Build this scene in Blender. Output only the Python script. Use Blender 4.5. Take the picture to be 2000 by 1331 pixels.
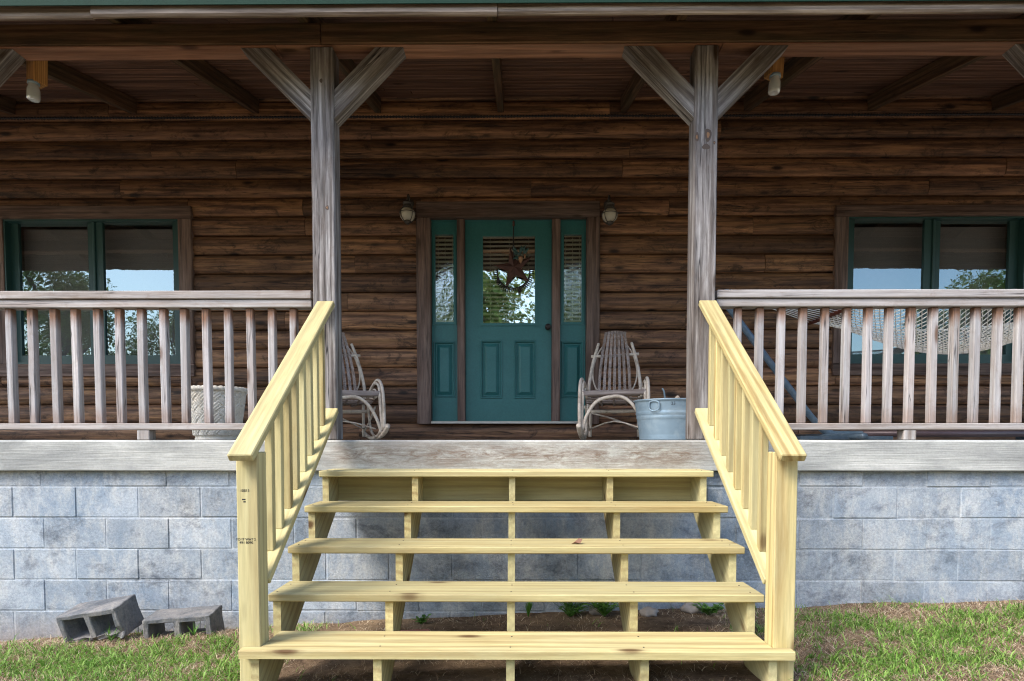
import bpy, math, random
import numpy as np
from mathutils import Vector, Matrix, noise

for o in list(bpy.data.objects):
    bpy.data.objects.remove(o, do_unlink=True)
scene = bpy.context.scene
COL = scene.collection
R = math.radians
rng = random.Random(11)

# ------------------------------------------------------------------ camera
FPX, PX0, PY0 = 1172.0, 1000.0, 907.0           # focal length and principal point, photo pixels (2000 x 1331)
YAW, PITCH = R(0.44), R(2.3)
cam_d = bpy.data.cameras.new('camera')
cam = bpy.data.objects.new('camera', cam_d)
COL.objects.link(cam)
cam_d.sensor_width = 36.0
cam_d.lens = FPX / 2000 * 36
cam_d.shift_y = (PY0 - 665.5) / 2000
cam_d.clip_start, cam_d.clip_end = 0.05, 2000
cam.location = (0, 0, 0)
cam.rotation_euler = (R(90) - PITCH, 0, YAW)
scene.camera = cam

# ------------------------------------------------------------------ world, sun, exposure
SUN_EL, SUN_AZ = R(48), R(-128)                  # azimuth from +Y towards +X: behind the camera, to its left
world = bpy.data.worlds.new('World')
scene.world = world
world.use_nodes = True
wn = world.node_tree
wn.nodes.clear()
sky = wn.nodes.new('ShaderNodeTexSky')
sky.sky_type = 'NISHITA'
sky.sun_disc = False
sky.sun_elevation = SUN_EL
sky.sun_rotation = SUN_AZ
sky.air_density, sky.dust_density, sky.ozone_density = 1.0, 1.5, 1.0
bg = wn.nodes.new('ShaderNodeBackground')
bg.inputs[1].default_value = 0.15
wo = wn.nodes.new('ShaderNodeOutputWorld')
wn.links.new(sky.outputs[0], bg.inputs[0])
wn.links.new(bg.outputs[0], wo.inputs[0])
sun_d = bpy.data.lights.new('sun', 'SUN')
sun_d.energy = 1.5
sun_d.angle = R(22)
sun_d.color = (1.0, 0.94, 0.85)
sun = bpy.data.objects.new('sun', sun_d)
COL.objects.link(sun)
sdir = Vector((math.sin(SUN_AZ) * math.cos(SUN_EL), math.cos(SUN_AZ) * math.cos(SUN_EL), math.sin(SUN_EL)))
sun.rotation_euler = sdir.to_track_quat('Z', 'Y').to_euler()
sun.location = sdir * 30
vs = scene.view_settings
vs.view_transform, vs.look, vs.gamma, vs.use_curve_mapping = 'Standard', 'None', 1.0, False
vs.exposure = 1.78
cy = scene.cycles
cy.max_bounces, cy.diffuse_bounces, cy.glossy_bounces = 10, 6, 4
cy.transmission_bounces, cy.transparent_max_bounces = 6, 10
cy.use_denoising = True
cy.denoiser, cy.denoising_input_passes, cy.denoising_prefilter = 'OPENIMAGEDENOISE', 'RGB_ALBEDO_NORMAL', 'NONE'
cy.pixel_filter_type, cy.filter_width = 'BLACKMAN_HARRIS', 1.15
cy.sample_clamp_indirect = 4.0
cy.caustics_reflective = cy.caustics_refractive = False


# ------------------------------------------------------------------ projection helper: photo pixel -> point on the vertical plane y = D
_r = Vector((math.cos(YAW), math.sin(YAW), 0))
_f = Vector((-math.sin(YAW) * math.cos(PITCH), math.cos(YAW) * math.cos(PITCH), -math.sin(PITCH)))
_u = Vector((-math.sin(YAW) * math.sin(PITCH), math.cos(YAW) * math.sin(PITCH), math.cos(PITCH)))
def P(px, py, D):
    d = _r * ((px - PX0) / FPX) + _u * (-(py - PY0) / FPX) + _f
    return d * (D / d.y)
def rect(x0, x1, y0, y1, D):
    """pixel box -> (xmin, xmax, zmin, zmax) on plane y = D"""
    a, b = P((x0), (y0 + y1) / 2, D), P(x1, (y0 + y1) / 2, D)
    c, d = P((x0 + x1) / 2, y0, D), P((x0 + x1) / 2, y1, D)
    return a.x, b.x, d.z, c.z


# ------------------------------------------------------------------ object helpers
def tag(o, label=None, cat=None, group=None, kind=None):
    if label: o['label'] = label
    if cat: o['category'] = cat
    if group: o['group'] = group
    if kind: o['kind'] = kind
    return o

def thing(name, label, cat, loc=(0, 0, 0), group=None, rz=0):
    o = bpy.data.objects.new(name, None)
    COL.objects.link(o)
    o.empty_display_size = 0.1
    o.matrix_basis = Matrix.Translation(loc) @ Matrix.Rotation(rz, 4, 'Z')
    return tag(o, label, cat, group)

def world_of(o):
    m = o.matrix_basis.copy()
    p = o.parent
    while p:
        m = p.matrix_basis @ m
        p = p.parent
    return m

def link(name, me, mat=None, parent=None, M=None, local=False):
    o = bpy.data.objects.new(name, me)
    COL.objects.link(o)
    if mat is not None and not me.materials:
        me.materials.append(mat)
    M = M or Matrix.Identity(4)
    if parent is not None:
        o.parent = parent
        o.matrix_basis = M if local else world_of(parent).inverted() @ M
    else:
        o.matrix_basis = M
    return o

def mk(name, verts, faces, smooth=False):
    me = bpy.data.meshes.new(name)
    me.from_pydata([tuple(v) for v in verts], [], [tuple(f) for f in faces])
    me.update()
    if smooth:
        me.polygons.foreach_set('use_smooth', [True] * len(me.polygons))
    return me

_cache = {}
def box_mesh(lx, ly, lz, b, mat):
    """chamfered box centred on the origin"""
    b = min(b, lx * .3, ly * .3, lz * .3)
    key = (round(lx, 4), round(ly, 4), round(lz, 4), round(b, 4), mat.name)
    if key in _cache:
        return _cache[key]
    h = (lx / 2, ly / 2, lz / 2)
    vs_, idx = [], {}
    for sx in (-1, 1):
        for sy in (-1, 1):
            for sz in (-1, 1):
                s = (sx, sy, sz)
                for ax in range(3):          # vertex that lies on the face of axis ax
                    v = [s[k] * (h[k] if k == ax else h[k] - b) for k in range(3)]
                    idx[(s, ax)] = len(vs_)
                    vs_.append(v)
    fs = []
    def add(f):
        c = Vector((0, 0, 0))
        for i in f: c += Vector(vs_[i])
        a, bb, cc = (Vector(vs_[i]) for i in f[:3])
        if (bb - a).cross(cc - a).dot(c) < 0: f = f[::-1]
        fs.append(f)
    for ax in range(3):
        o1, o2 = [k for k in range(3) if k != ax]
        for sg in (-1, 1):
            f = []
            for (a, c) in ((-1, -1), (1, -1), (1, 1), (-1, 1)):
                s = [0, 0, 0]; s[ax] = sg; s[o1] = a; s[o2] = c
                f.append(idx[(tuple(s), ax)])
            add(f)
    for ax in range(3):                      # edges parallel to ax
        o1, o2 = [k for k in range(3) if k != ax]
        for a in (-1, 1):
            for c in (-1, 1):
                s0 = [0, 0, 0]; s0[ax] = -1; s0[o1] = a; s0[o2] = c
                s1 = list(s0); s1[ax] = 1
                s0, s1 = tuple(s0), tuple(s1)
                add([idx[(s0, o1)], idx[(s1, o1)], idx[(s1, o2)], idx[(s0, o2)]])
    for sx in (-1, 1):
        for sy in (-1, 1):
            for sz in (-1, 1):
                s = (sx, sy, sz)
                add([idx[(s, 0)], idx[(s, 1)], idx[(s, 2)]])
    me = mk('box', vs_, fs)
    me.materials.append(mat)
    _cache[key] = me
    return me

def board(name, parent, p0, p1, w, t, mat, up=(0, 0, 1), bevel=.004, local=False):
    """box with its length (and grain) along local X from p0 to p1, w along local Y, t along local Z (towards up)"""
    p0, p1 = Vector(p0), Vector(p1)
    d = p1 - p0
    X = d.normalized()
    Z = Vector(up)
    Z = (Z - X * Z.dot(X)).normalized()
    Y = Z.cross(X)
    M = Matrix((X, Y, Z)).transposed().to_4x4()
    M.translation = (p0 + p1) / 2
    return link(name, box_mesh(d.length, w, t, bevel, mat), None, parent, M, local)

def box(name, parent, x0, x1, y0, y1, z0, z1, mat, axis='x', bevel=.004):
    cx, cy_, cz = (x0 + x1) / 2, (y0 + y1) / 2, (z0 + z1) / 2
    if axis == 'x':
        return board(name, parent, (x0, cy_, cz), (x1, cy_, cz), y1 - y0, z1 - z0, mat, (0, 0, 1), bevel)
    if axis == 'z':
        return board(name, parent, (cx, cy_, z0), (cx, cy_, z1), x1 - x0, y1 - y0, mat, (0, -1, 0), bevel)
    return board(name, parent, (cx, y0, cz), (cx, y1, cz), x1 - x0, z1 - z0, mat, (0, 0, 1), bevel)

def smooth_path(pts, sub=5):
    pts = [Vector(p) for p in pts]
    if len(pts) < 3: return pts
    out = []
    n = len(pts)
    for i in range(n - 1):
        a, b, c, d = pts[max(i - 1, 0)], pts[i], pts[i + 1], pts[min(i + 2, n - 1)]
        for k in range(sub):
            t = k / sub
            out.append(0.5 * ((2 * b) + (c - a) * t + (2 * a - 5 * b + 4 * c - d) * t * t + (3 * b - a - 3 * c + d) * t ** 3))
    out.append(pts[-1])
    return out

def tube_data(pts, r, seg=8, V=None, F=None, closed=False):
    V = [] if V is None else V
    F = [] if F is None else F
    pts = [Vector(p) for p in pts]
    n = len(pts)
    base = len(V)
    prev = None
    for i, p in enumerate(pts):
        t = (pts[min(i + 1, n - 1)] - pts[max(i - 1, 0)])
        if t.length < 1e-9: t = Vector((0, 0, 1))
        t.normalize()
        if prev is None:
            a = Vector((0, 0, 1)) if abs(t.z) < .9 else Vector((1, 0, 0))
            nrm = (a - t * a.dot(t)).normalized()
        else:
            nrm = (prev - t * prev.dot(t)).normalized()
        prev = nrm
        bn = t.cross(nrm)
        rr = r[0] + (r[1] - r[0]) * i / max(n - 1, 1) if isinstance(r, (tuple, list)) else r
        for k in range(seg):
            an = 2 * math.pi * k / seg
            V.append(p + nrm * (math.cos(an) * rr) + bn * (math.sin(an) * rr))
    for i in range(n - 1):
        for k in range(seg):
            a, b = base + i * seg + k, base + i * seg + (k + 1) % seg
            F.append((a, b, b + seg, a + seg))
    F.append(tuple(base + k for k in range(seg))[::-1])
    F.append(tuple(base + (n - 1) * seg + k for k in range(seg)))
    return V, F

def tube(name, parent, pts, r, mat, seg=8, sub=5, local=False):
    V, F = tube_data(smooth_path(pts, sub), r, seg)
    return link(name, mk(name, V, F, True), mat, parent, None, local)

def lathe(name, parent, prof, loc, mat, seg=32, fn=None, cap=True, local=False, smooth=True):
    V, F = [], []
    for (rr, z) in prof:
        for k in range(seg):
            a = 2 * math.pi * k / seg
            q = rr + (fn(a, z, rr) if fn else 0)
            V.append((math.cos(a) * q, math.sin(a) * q, z))
    n = len(prof)
    for i in range(n - 1):
        for k in range(seg):
            a, b = i * seg + k, i * seg + (k + 1) % seg
            F.append((a, b, b + seg, a + seg))
    if cap:
        F.append(tuple(range(seg))[::-1])
        F.append(tuple((n - 1) * seg + k for k in range(seg)))
    return link(name, mk(name, V, F, smooth), mat, parent, Matrix.Translation(loc), local)

def frame(name, parent, o, i, y0, y1, mat, M=None):
    """rectangular ring: o = outer (x0,x1,z0,z1), i = inner, between y0 (front) and y1"""
    V = []
    for y in (y0, y1):
        for (a, b, c, d) in (o, i):
            V += [(a, y, c), (b, y, c), (b, y, d), (a, y, d)]
    F = []
    for k in range(4):
        l = (k + 1) % 4
        F.append((k, l, 4 + l, 4 + k))                   # front
        F.append((8 + k, 12 + k, 12 + l, 8 + l))         # back
        F.append((k, 8 + k, 8 + l, l))                   # outer
        F.append((4 + k, 4 + l, 12 + l, 12 + k))         # inner
    me = mk(name, V, F)
    return link(name, me, mat, parent, M)

def quadpane(name, parent, r, y, t, mat):
    return box(name, parent, r[0], r[1], y, y + t, r[2], r[3], mat, 'x', .0005)

def prism(name, parent, poly_yz, x0, x1, mat, y_local=False):
    """polygon in the y-z plane extruded from x0 to x1"""
    n = len(poly_yz)
    V = [(x0, y, z) for y, z in poly_yz] + [(x1, y, z) for y, z in poly_yz]
    F = [tuple(range(n)), tuple(range(n, 2 * n))[::-1]] + [(i, n + i, n + (i + 1) % n, (i + 1) % n) for i in range(n)]
    return link(name, mk(name, V, F), mat, parent)

def text_obj(name, parent, s, size, M, mat, thick=.0004):
    cu = bpy.data.curves.new(name, 'FONT')
    cu.body = s
    cu.size = size
    cu.extrude = thick
    cu.align_x = 'CENTER'
    tmp = bpy.data.objects.new('tmp', cu)
    COL.objects.link(tmp)
    dg = bpy.context.evaluated_depsgraph_get()
    me = bpy.data.meshes.new_from_object(tmp.evaluated_get(dg))
    bpy.data.objects.remove(tmp)
    me.materials.clear()
    return link(name, me, mat, parent, M)

def copy_tree(o, parent=None):
    c = o.copy()
    COL.objects.link(c)
    c.parent = parent
    for ch in [q for q in bpy.data.objects if q.parent == o]:
        copy_tree(ch, c)
    return c

FACE_CAM = Matrix.Rotation(R(90), 4, 'X')        # text lying in XY -> standing in XZ, facing -Y


# ------------------------------------------------------------------ material helpers
def new_mat(name):
    m = bpy.data.materials.new(name)
    m.use_nodes = True
    nt = m.node_tree
    nt.nodes.clear()
    out = nt.nodes.new('ShaderNodeOutputMaterial')
    return m, nt, out

def nd(nt, typ, ins=None, **props):
    n = nt.nodes.new('ShaderNode' + typ)
    for k, v in props.items():
        setattr(n, k, v)
    for k, v in (ins or {}).items():
        s = n.inputs[k]
        if isinstance(v, bpy.types.NodeSocket):
            nt.links.new(v, s)
        else:
            s.default_value = v
    return n

def math_(nt, op, a, b=0.0, c=None, clamp=False):
    ins = {0: a, 1: b}
    if c is not None: ins[2] = c
    return nd(nt, 'Math', ins, operation=op, use_clamp=clamp).outputs[0]

def vmath(nt, op, a, b):
    return nd(nt, 'VectorMath', {0: a, 1: b}, operation=op).outputs[0]

def ramp(nt, fac, stops, interp='LINEAR'):
    n = nd(nt, 'ValToRGB', {0: fac})
    cr = n.color_ramp
    cr.interpolation = interp
    while len(cr.elements) < len(stops): cr.elements.new(0.5)
    for e, (p, c) in zip(cr.elements, stops):
        e.position = p
        e.color = c if len(c) == 4 else (*c, 1)
    return n.outputs[0]

def g(v): return (v, v, v, 1)

def mix(nt, fac, a, b, mode='MIX'):
    n = nd(nt, 'Mix', None, data_type='RGBA', blend_type=mode)
    for s, v in ((n.inputs[0], fac), (n.inputs[6], a), (n.inputs[7], b)):
        if isinstance(v, bpy.types.NodeSocket): nt.links.new(v, s)
        else: s.default_value = v if not isinstance(v, tuple) or len(v) == 4 else (*v, 1)
    return n.outputs[2]

def noise_(nt, vec, scale, detail=3, rough=.55, dist=0):
    return nd(nt, 'TexNoise', {'Vector': vec, 'Scale': scale, 'Detail': detail, 'Roughness': rough, 'Distortion': dist}).outputs[0]

def principled(nt, out, color, rough=.7, bump=None, bstr=.3, bdist=.01, metal=0, spec=None, **kw):
    b = nd(nt, 'BsdfPrincipled', {'Base Color': color if isinstance(color, bpy.types.NodeSocket) else (*color[:3], 1), 'Roughness': rough, 'Metallic': metal})
    if spec is not None: b.inputs['Specular IOR Level'].default_value = spec
    for k, v in kw.items():
        b.inputs[k].default_value = v
    if bump is not None:
        bn = nd(nt, 'Bump', {'Height': bump, 'Strength': bstr, 'Distance': bdist})
        nt.links.new(bn.outputs[0], b.inputs['Normal'])
    nt.links.new(b.outputs[0], out.inputs[0])
    return b

def wood(name, c_lo, c_hi, c_dark, ring=40, ring_amt=.5, fibre=.35, crack=0, knot=.5, knot_col=(.03, .015, .008),
         broad_col=None, broad=.5, vary=.3, rough=.75, bump=.35, spec=.2, tint2=None, streak=0, streak_col=(.02, .02, .022), fs=55, bs=(1.1, 8, 8), ends=None, dist=5.0, blotch=0, blotch_col=(.012, .009, .008), stretch=.07):
    m, nt, out = new_mat(name)
    tc = nd(nt, 'TexCoord').outputs['Object']
    rnd = nd(nt, 'ObjectInfo').outputs['Random']
    rb = math_(nt, 'FRACT', math_(nt, 'MULTIPLY', rnd, 17.31))
    rc = math_(nt, 'FRACT', math_(nt, 'MULTIPLY', rnd, 91.7))
    off = nd(nt, 'CombineXYZ', {0: math_(nt, 'MULTIPLY', rnd, 60.0), 1: math_(nt, 'MULTIPLY_ADD', rb, .16, -.08), 2: math_(nt, 'MULTIPLY_ADD', rc, .12, .015)}).outputs[0]
    p = vmath(nt, 'ADD', tc, off)
    pw = vmath(nt, 'MULTIPLY', p, (stretch, 1, 1))
    wv = nd(nt, 'TexWave', {'Vector': pw, 'Scale': ring, 'Distortion': dist, 'Detail': 2, 'Detail Scale': .35, 'Detail Roughness': .5}, wave_type='RINGS', rings_direction='X').outputs['Fac']
    fb = noise_(nt, vmath(nt, 'MULTIPLY', p, (fs / 22, fs, fs)), 1, 5, .7)
    br = noise_(nt, vmath(nt, 'MULTIPLY', p, bs), 1, 5, .65, .8)
    col = mix(nt, ramp(nt, fb, [(.3, g(0)), (.75, g(1))]), c_lo, c_hi)
    rg = math_(nt, 'MULTIPLY', ramp(nt, wv, [(.45, g(0)), (.95, g(1))]), ring_amt)
    col = mix(nt, rg, col, c_dark)
    if broad_col is not None:
        col = mix(nt, math_(nt, 'MULTIPLY', ramp(nt, br, [(.42, g(0)), (.7, g(1))]), broad), col, broad_col)
    if tint2 is not None:                               # some pieces lean to a second colour
        col = mix(nt, math_(nt, 'MULTIPLY', rb, .6), col, tint2)
    if blotch:
        bl = noise_(nt, vmath(nt, 'MULTIPLY', p, (4.5, 9, 9)), 1, 9, .8, .7)
        col = mix(nt, math_(nt, 'MULTIPLY', ramp(nt, bl, [(.52, g(0)), (.63, g(1))]), blotch), col, (*blotch_col, 1))
    if ends is not None:                                # sheltered, unweathered wood towards the ends of the piece
        half, ecol, eamt = ends
        ex = math_(nt, 'ADD', math_(nt, 'ABSOLUTE', nd(nt, 'SeparateXYZ', {0: tc}).outputs[0]), math_(nt, 'MULTIPLY', math_(nt, 'SUBTRACT', br, .5), .25))
        ef = ramp(nt, math_(nt, 'DIVIDE', ex, half), [(.74, g(0)), (1.0, g(1))])
        sg = math_(nt, 'GREATER_THAN', nd(nt, 'SeparateXYZ', {0: tc}).outputs[0], 0.0)
        ef = math_(nt, 'MULTIPLY', ef, math_(nt, 'MULTIPLY_ADD', sg, .55, .45))
        col = mix(nt, math_(nt, 'MULTIPLY', ef, eamt), col, ecol)
    fd = math_(nt, 'MULTIPLY_ADD', math_(nt, 'SUBTRACT', fb, .5), fibre * 4, 1.0)
    col = mix(nt, 1.0, col, nd(nt, 'CombineColor', {0: fd, 1: fd, 2: fd}).outputs[0], 'MULTIPLY')
    if streak:
        st = noise_(nt, vmath(nt, 'MULTIPLY', p, (1.6, 22, 22)), 1, 5, .7, .3)
        col = mix(nt, math_(nt, 'MULTIPLY', ramp(nt, st, [(.5, g(0)), (.66, g(1))]), streak), col, streak_col)
    h = math_(nt, 'ADD', math_(nt, 'MULTIPLY', fb, .7), math_(nt, 'MULTIPLY', wv, .3))
    if crack:
        ck = noise_(nt, vmath(nt, 'MULTIPLY', p, (.9, 34, 34)), 1, 2, .5, .25)
        ckr = ramp(nt, math_(nt, 'ABSOLUTE', math_(nt, 'SUBTRACT', ck, .5)), [(.0, g(1)), (.02, g(0))])
        gate = ramp(nt, noise_(nt, vmath(nt, 'MULTIPLY', p, (.7, 9, 9)), 1, 2), [(.5, g(0)), (.58, g(1))])
        ckr = math_(nt, 'MULTIPLY', math_(nt, 'MULTIPLY', ckr, gate), crack)
        col = mix(nt, ckr, col, (.012, .010, .010))
        h = math_(nt, 'SUBTRACT', h, math_(nt, 'MULTIPLY', ckr, 1.5))
    if knot:
        kp = vmath(nt, 'MULTIPLY', p, (1.9, 5.5, 5.5))
        vr = nd(nt, 'TexVoronoi', {'Vector': kp, 'Scale': 1.0, 'Randomness': 1.0}).outputs['Distance']
        kk = math_(nt, 'ADD', vr, math_(nt, 'MULTIPLY', math_(nt, 'SUBTRACT', fb, .5), .05))
        kf = math_(nt, 'MULTIPLY', ramp(nt, kk, [(.05, g(1)), (.095, g(.75)), (.13, g(.25)), (.19, g(0))]), knot)
        col = mix(nt, kf, col, knot_col)
    vv = math_(nt, 'MULTIPLY_ADD', rc, vary, 1 - vary / 2)
    col = mix(nt, 1.0, col, nd(nt, 'CombineColor', {0: vv, 1: vv, 2: vv}).outputs[0], 'MULTIPLY')
    principled(nt, out, col, rough, h, bump, .004, spec=spec)
    return m

def plain(name, color, rough=.6, metal=0, var=.25, scale=20, bump=.15, bdist=.002, spec=.4, dirt=None, dirt_amt=.4, dirt_scale=5, **kw):
    m, nt, out = new_mat(name)
    tc = nd(nt, 'TexCoord').outputs['Object']
    n1 = noise_(nt, tc, scale, 4, .6)
    v = math_(nt, 'MULTIPLY_ADD', n1, var * 2, 1 - var)
    col = mix(nt, 1.0, (*color, 1), nd(nt, 'CombineColor', {0: v, 1: v, 2: v}).outputs[0], 'MULTIPLY')
    if dirt:
        n2 = noise_(nt, tc, dirt_scale, 5, .65, .4)
        col = mix(nt, math_(nt, 'MULTIPLY', ramp(nt, n2, [(.48, g(0)), (.68, g(1))]), dirt_amt), col, (*dirt, 1))
    principled(nt, out, col, rough, n1, bump, bdist, metal, spec, **kw)
    return m

# ---- woods
M_PINE = wood('fresh_pine', (.40, .305, .120), (.56, .465, .225), (.22, .12, .032), ring=7, ring_amt=.6, fibre=.16, knot=.9, knot_col=(.075, .03, .010),
              broad_col=(.43, .39, .215), broad=.5, vary=.36, rough=.65, bump=.2, tint2=(.44, .42, .24), fs=55, bs=(1.6, 10, 10), dist=6.5, stretch=.17)
M_POST = wood('weathered_timber', (.135, .122, .116), (.42, .40, .39), (.085, .068, .058), ring=11, ring_amt=.55, fibre=.45, crack=1, knot=.95, knot_col=(.045, .024, .012),
              broad_col=(.090, .066, .053), broad=.8, vary=.14, bump=.7, fs=48, streak=.55, streak_col=(.05, .04, .038), blotch=.25, blotch_col=(.10, .062, .04))
M_RAIL = wood('weathered_rail', (.245, .222, .208), (.47, .45, .435), (.19, .14, .105), ring=10, ring_amt=.45, fibre=.2, crack=.9, knot=.8, knot_col=(.11, .055, .03),
              broad_col=(.26, .18, .125), broad=.6, vary=.28, bump=.35, tint2=(.36, .34, .335), fs=50, blotch=.3, blotch_col=(.17, .11, .075))
M_BALUSTER = wood('weathered_baluster', (.275, .26, .252), (.49, .475, .47), (.22, .17, .135), ring=10, ring_amt=.4, fibre=.2, crack=.9, knot=.9, knot_col=(.11, .055, .03),
              broad_col=(.31, .235, .185), broad=.55, vary=.34, bump=.35, tint2=(.42, .405, .415), fs=50, ends=(.35, (.17, .078, .036, 1), .9), blotch=.3, blotch_col=(.22, .16, .12))
M_LOG = wood('dark_stained_log', (.115, .056, .033), (.33, .17, .092), (.058, .026, .015), ring=6, ring_amt=.65, fibre=.6, crack=1, knot=.95, knot_col=(.012, .007, .005),
             broad_col=(.50, .265, .115), broad=.6, vary=.6, rough=.6, bump=.7, spec=.3, streak=.7, streak_col=(.028, .018, .015), tint2=(.13, .072, .046), fs=30, bs=(1.5, 11, 11), blotch=.7)
M_TRIM = wood('dark_trim_board', (.085, .052, .040), (.21, .14, .11), (.05, .026, .018), ring=10, ring_amt=.45, fibre=.45, crack=.6, knot=.7, knot_col=(.014, .008, .006),
              broad_col=(.22, .17, .145), broad=.45, vary=.3, rough=.65, bump=.4, fs=34, streak=.4)
M_BEAM = wood('dark_beam', (.090, .052, .030), (.20, .115, .065), (.045, .023, .014), ring=8, ring_amt=.45, fibre=.4, crack=.5, knot=.9, knot_col=(.012, .007, .005),
              broad_col=(.06, .055, .03), broad=.7, vary=.15, rough=.7, bump=.35, streak=.5, fs=38)
M_UNDER = wood('reddish_bounce_tint', (.20, .095, .055), (.34, .18, .115), (.12, .05, .028), ring=8, ring_amt=.45, fibre=.3, knot=.8, knot_col=(.03, .014, .008),
               broad_col=(.18, .12, .09), broad=.6, vary=.3, rough=.7, fs=38)  # light bounced off the ground, painted into the beam underside colour
M_CEIL = wood('ceiling_board', (.115, .056, .035), (.24, .13, .082), (.065, .03, .018), ring=8, ring_amt=.45, fibre=.4, knot=.8, knot_col=(.015, .008, .005),
              broad_col=(.09, .06, .052), broad=.5, vary=.55, rough=.7, bump=.3, fs=34)
M_FASCIA = wood('fascia_board', (.20, .15, .115), (.42, .35, .29), (.10, .07, .05), ring=10, ring_amt=.4, fibre=.3, crack=.4, knot=.5, broad_col=(.09, .07, .055), broad=.75, vary=.2, fs=40)
M_TWIG = plain('bent_twig', (.60, .52, .43), .75, var=.35, scale=30, bump=.4, dirt=(.22, .15, .10), dirt_amt=.7, dirt_scale=9)
M_SLAT = wood('chair_slat', (.22, .18, .165), (.46, .40, .37), (.10, .07, .055), ring=60, ring_amt=.4, fibre=.3, knot=.3, broad_col=(.27, .16, .08), broad=.5, vary=.4)
M_JARBLOCK = wood('orange_wood_block', (.30, .145, .045), (.46, .25, .09), (.18, .08, .025), ring=40, ring_amt=.5, fibre=.25, knot=.2, vary=.2)
M_REDBAR = plain('red_brown_varnish', (.16, .045, .03), .4, var=.2)

# ---- other materials
M_TEAL = plain('teal_paint', (.026, .135, .132), .42, var=.26, scale=60, bump=.12, bdist=.001, spec=.45, dirt=(.05, .19, .19), dirt_amt=.25, dirt_scale=4)
M_GREENFRAME = plain('green_window_frame', (.024, .068, .062), .4, var=.12, scale=40, bump=.05)
M_ROOF = plain('green_metal_roof', (.0035, .026, .016), .8, var=.2, scale=8, bump=.05, spec=.2)
M_METALSILL = plain('aluminium_sill', (.5, .48, .44), .45, .8, var=.2)
M_GALV = plain('galvanised_steel', (.24, .33, .40), .5, .35, var=.16, scale=14, bump=.08, dirt=(.36, .44, .49), dirt_amt=.7, dirt_scale=7)
M_IRON = plain('dark_iron', (.030, .024, .022), .55, .3, var=.3)
M_RUST = plain('rusty_tin', (.075, .034, .026), .65, .2, var=.4, dirt=(.12, .05, .03), dirt_amt=.6, dirt_scale=18)
M_PEWTER = plain('pewter_metal', (.075, .068, .06), .5, .4, var=.3)
M_STANDBLUE = plain('blue_grey_tube', (.085, .13, .175), .4, .2, var=.35, scale=25, dirt=(.17, .20, .23), dirt_amt=.6, dirt_scale=14)
M_STANDBROWN = plain('brown_tube', (.075, .05, .055), .4, .2, var=.25)
M_ROPE = plain('cotton_rope', (.84, .80, .72), .9, var=.2, scale=90, bump=.3)
M_POT = plain('cream_pot', (.76, .72, .64), .7, var=.12, scale=40, bump=.15, dirt=(.38, .32, .24), dirt_amt=.35, dirt_scale=6)
M_BLIND = plain('cream_blind', (.80, .74, .58), .6, var=.05)
M_BLINDDARK = plain('grey_blind', (.26, .235, .235), .7, var=.1)
M_ROOM = plain('room_wall', (.20, .18, .16), .9, var=.1)
M_INK = plain('black_ink', (.02, .02, .022), .8, var=.3)
M_CABLE = plain('black_rope_light', (.012, .012, .014), .5, var=.2)
M_LEAF = plain('dry_leaf', (.16, .075, .04), .7, var=.3)
M_BARK = plain('tree_bark', (.09, .07, .055), .9, var=.4, scale=12, bump=.6, bdist=.03)
M_STONE = plain('field_stone', (.30, .27, .25), .9, var=.3, scale=25, bump=.6, bdist=.01)
M_BRICKRED = plain('pink_brick', (.34, .15, .12), .9, var=.25, scale=40, bump=.4)

def glass_mat(name, tint, refl, clear, bump=0, bscale=8, rough=.01):
    m, nt, out = new_mat(name)
    gl = nd(nt, 'BsdfGlossy', {'Color': (*tint, 1), 'Roughness': rough})
    tr = nd(nt, 'BsdfTransparent', {'Color': (*clear, 1)})
    fr = nd(nt, 'Fresnel', {'IOR': 1.5}).outputs[0]
    fac = math_(nt, 'ADD', fr, refl, clamp=True)
    fac = math_(nt, 'MULTIPLY', fac, math_(nt, 'SUBTRACT', 1.0, nd(nt, 'NewGeometry').outputs['Backfacing']))   # one reflection per pane
    mx = nd(nt, 'MixShader', {0: fac, 1: tr.outputs[0], 2: gl.outputs[0]})
    if bump:
        tc = nd(nt, 'TexCoord').outputs['Object']
        h = noise_(nt, tc, bscale, 3, .5, .5)
        b = nd(nt, 'Bump', {'Height': h, 'Strength': bump, 'Distance': .01})
        nt.links.new(b.outputs[0], gl.inputs['Normal'])
    nt.links.new(mx.outputs[0], out.inputs[0])
    return m
M_GLASS = glass_mat('window_glass', (.74, .93, .97), .17, (.92, .94, .94), .05, 3)
M_DOORGLASS = glass_mat('door_glass', (.95, 1, .93), .46, (1, 1, 1), .06, 5)
M_PATTERNGLASS = glass_mat('patterned_glass', (.95, 1, 1), .30, (.9, .92, .9), .22, 15, .03)
m, nt, out = new_mat('clear_jar_glass')
principled(nt, out, (.86, .90, .88), .08, None, **{'Transmission Weight': .55, 'IOR': 1.45})
M_JAR = m
m, nt, out = new_mat('frosted_globe')
principled(nt, out, (.62, .58, .47), .15, None, **{'Transmission Weight': .25, 'IOR': 1.45})
M_GLOBE = m

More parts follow.
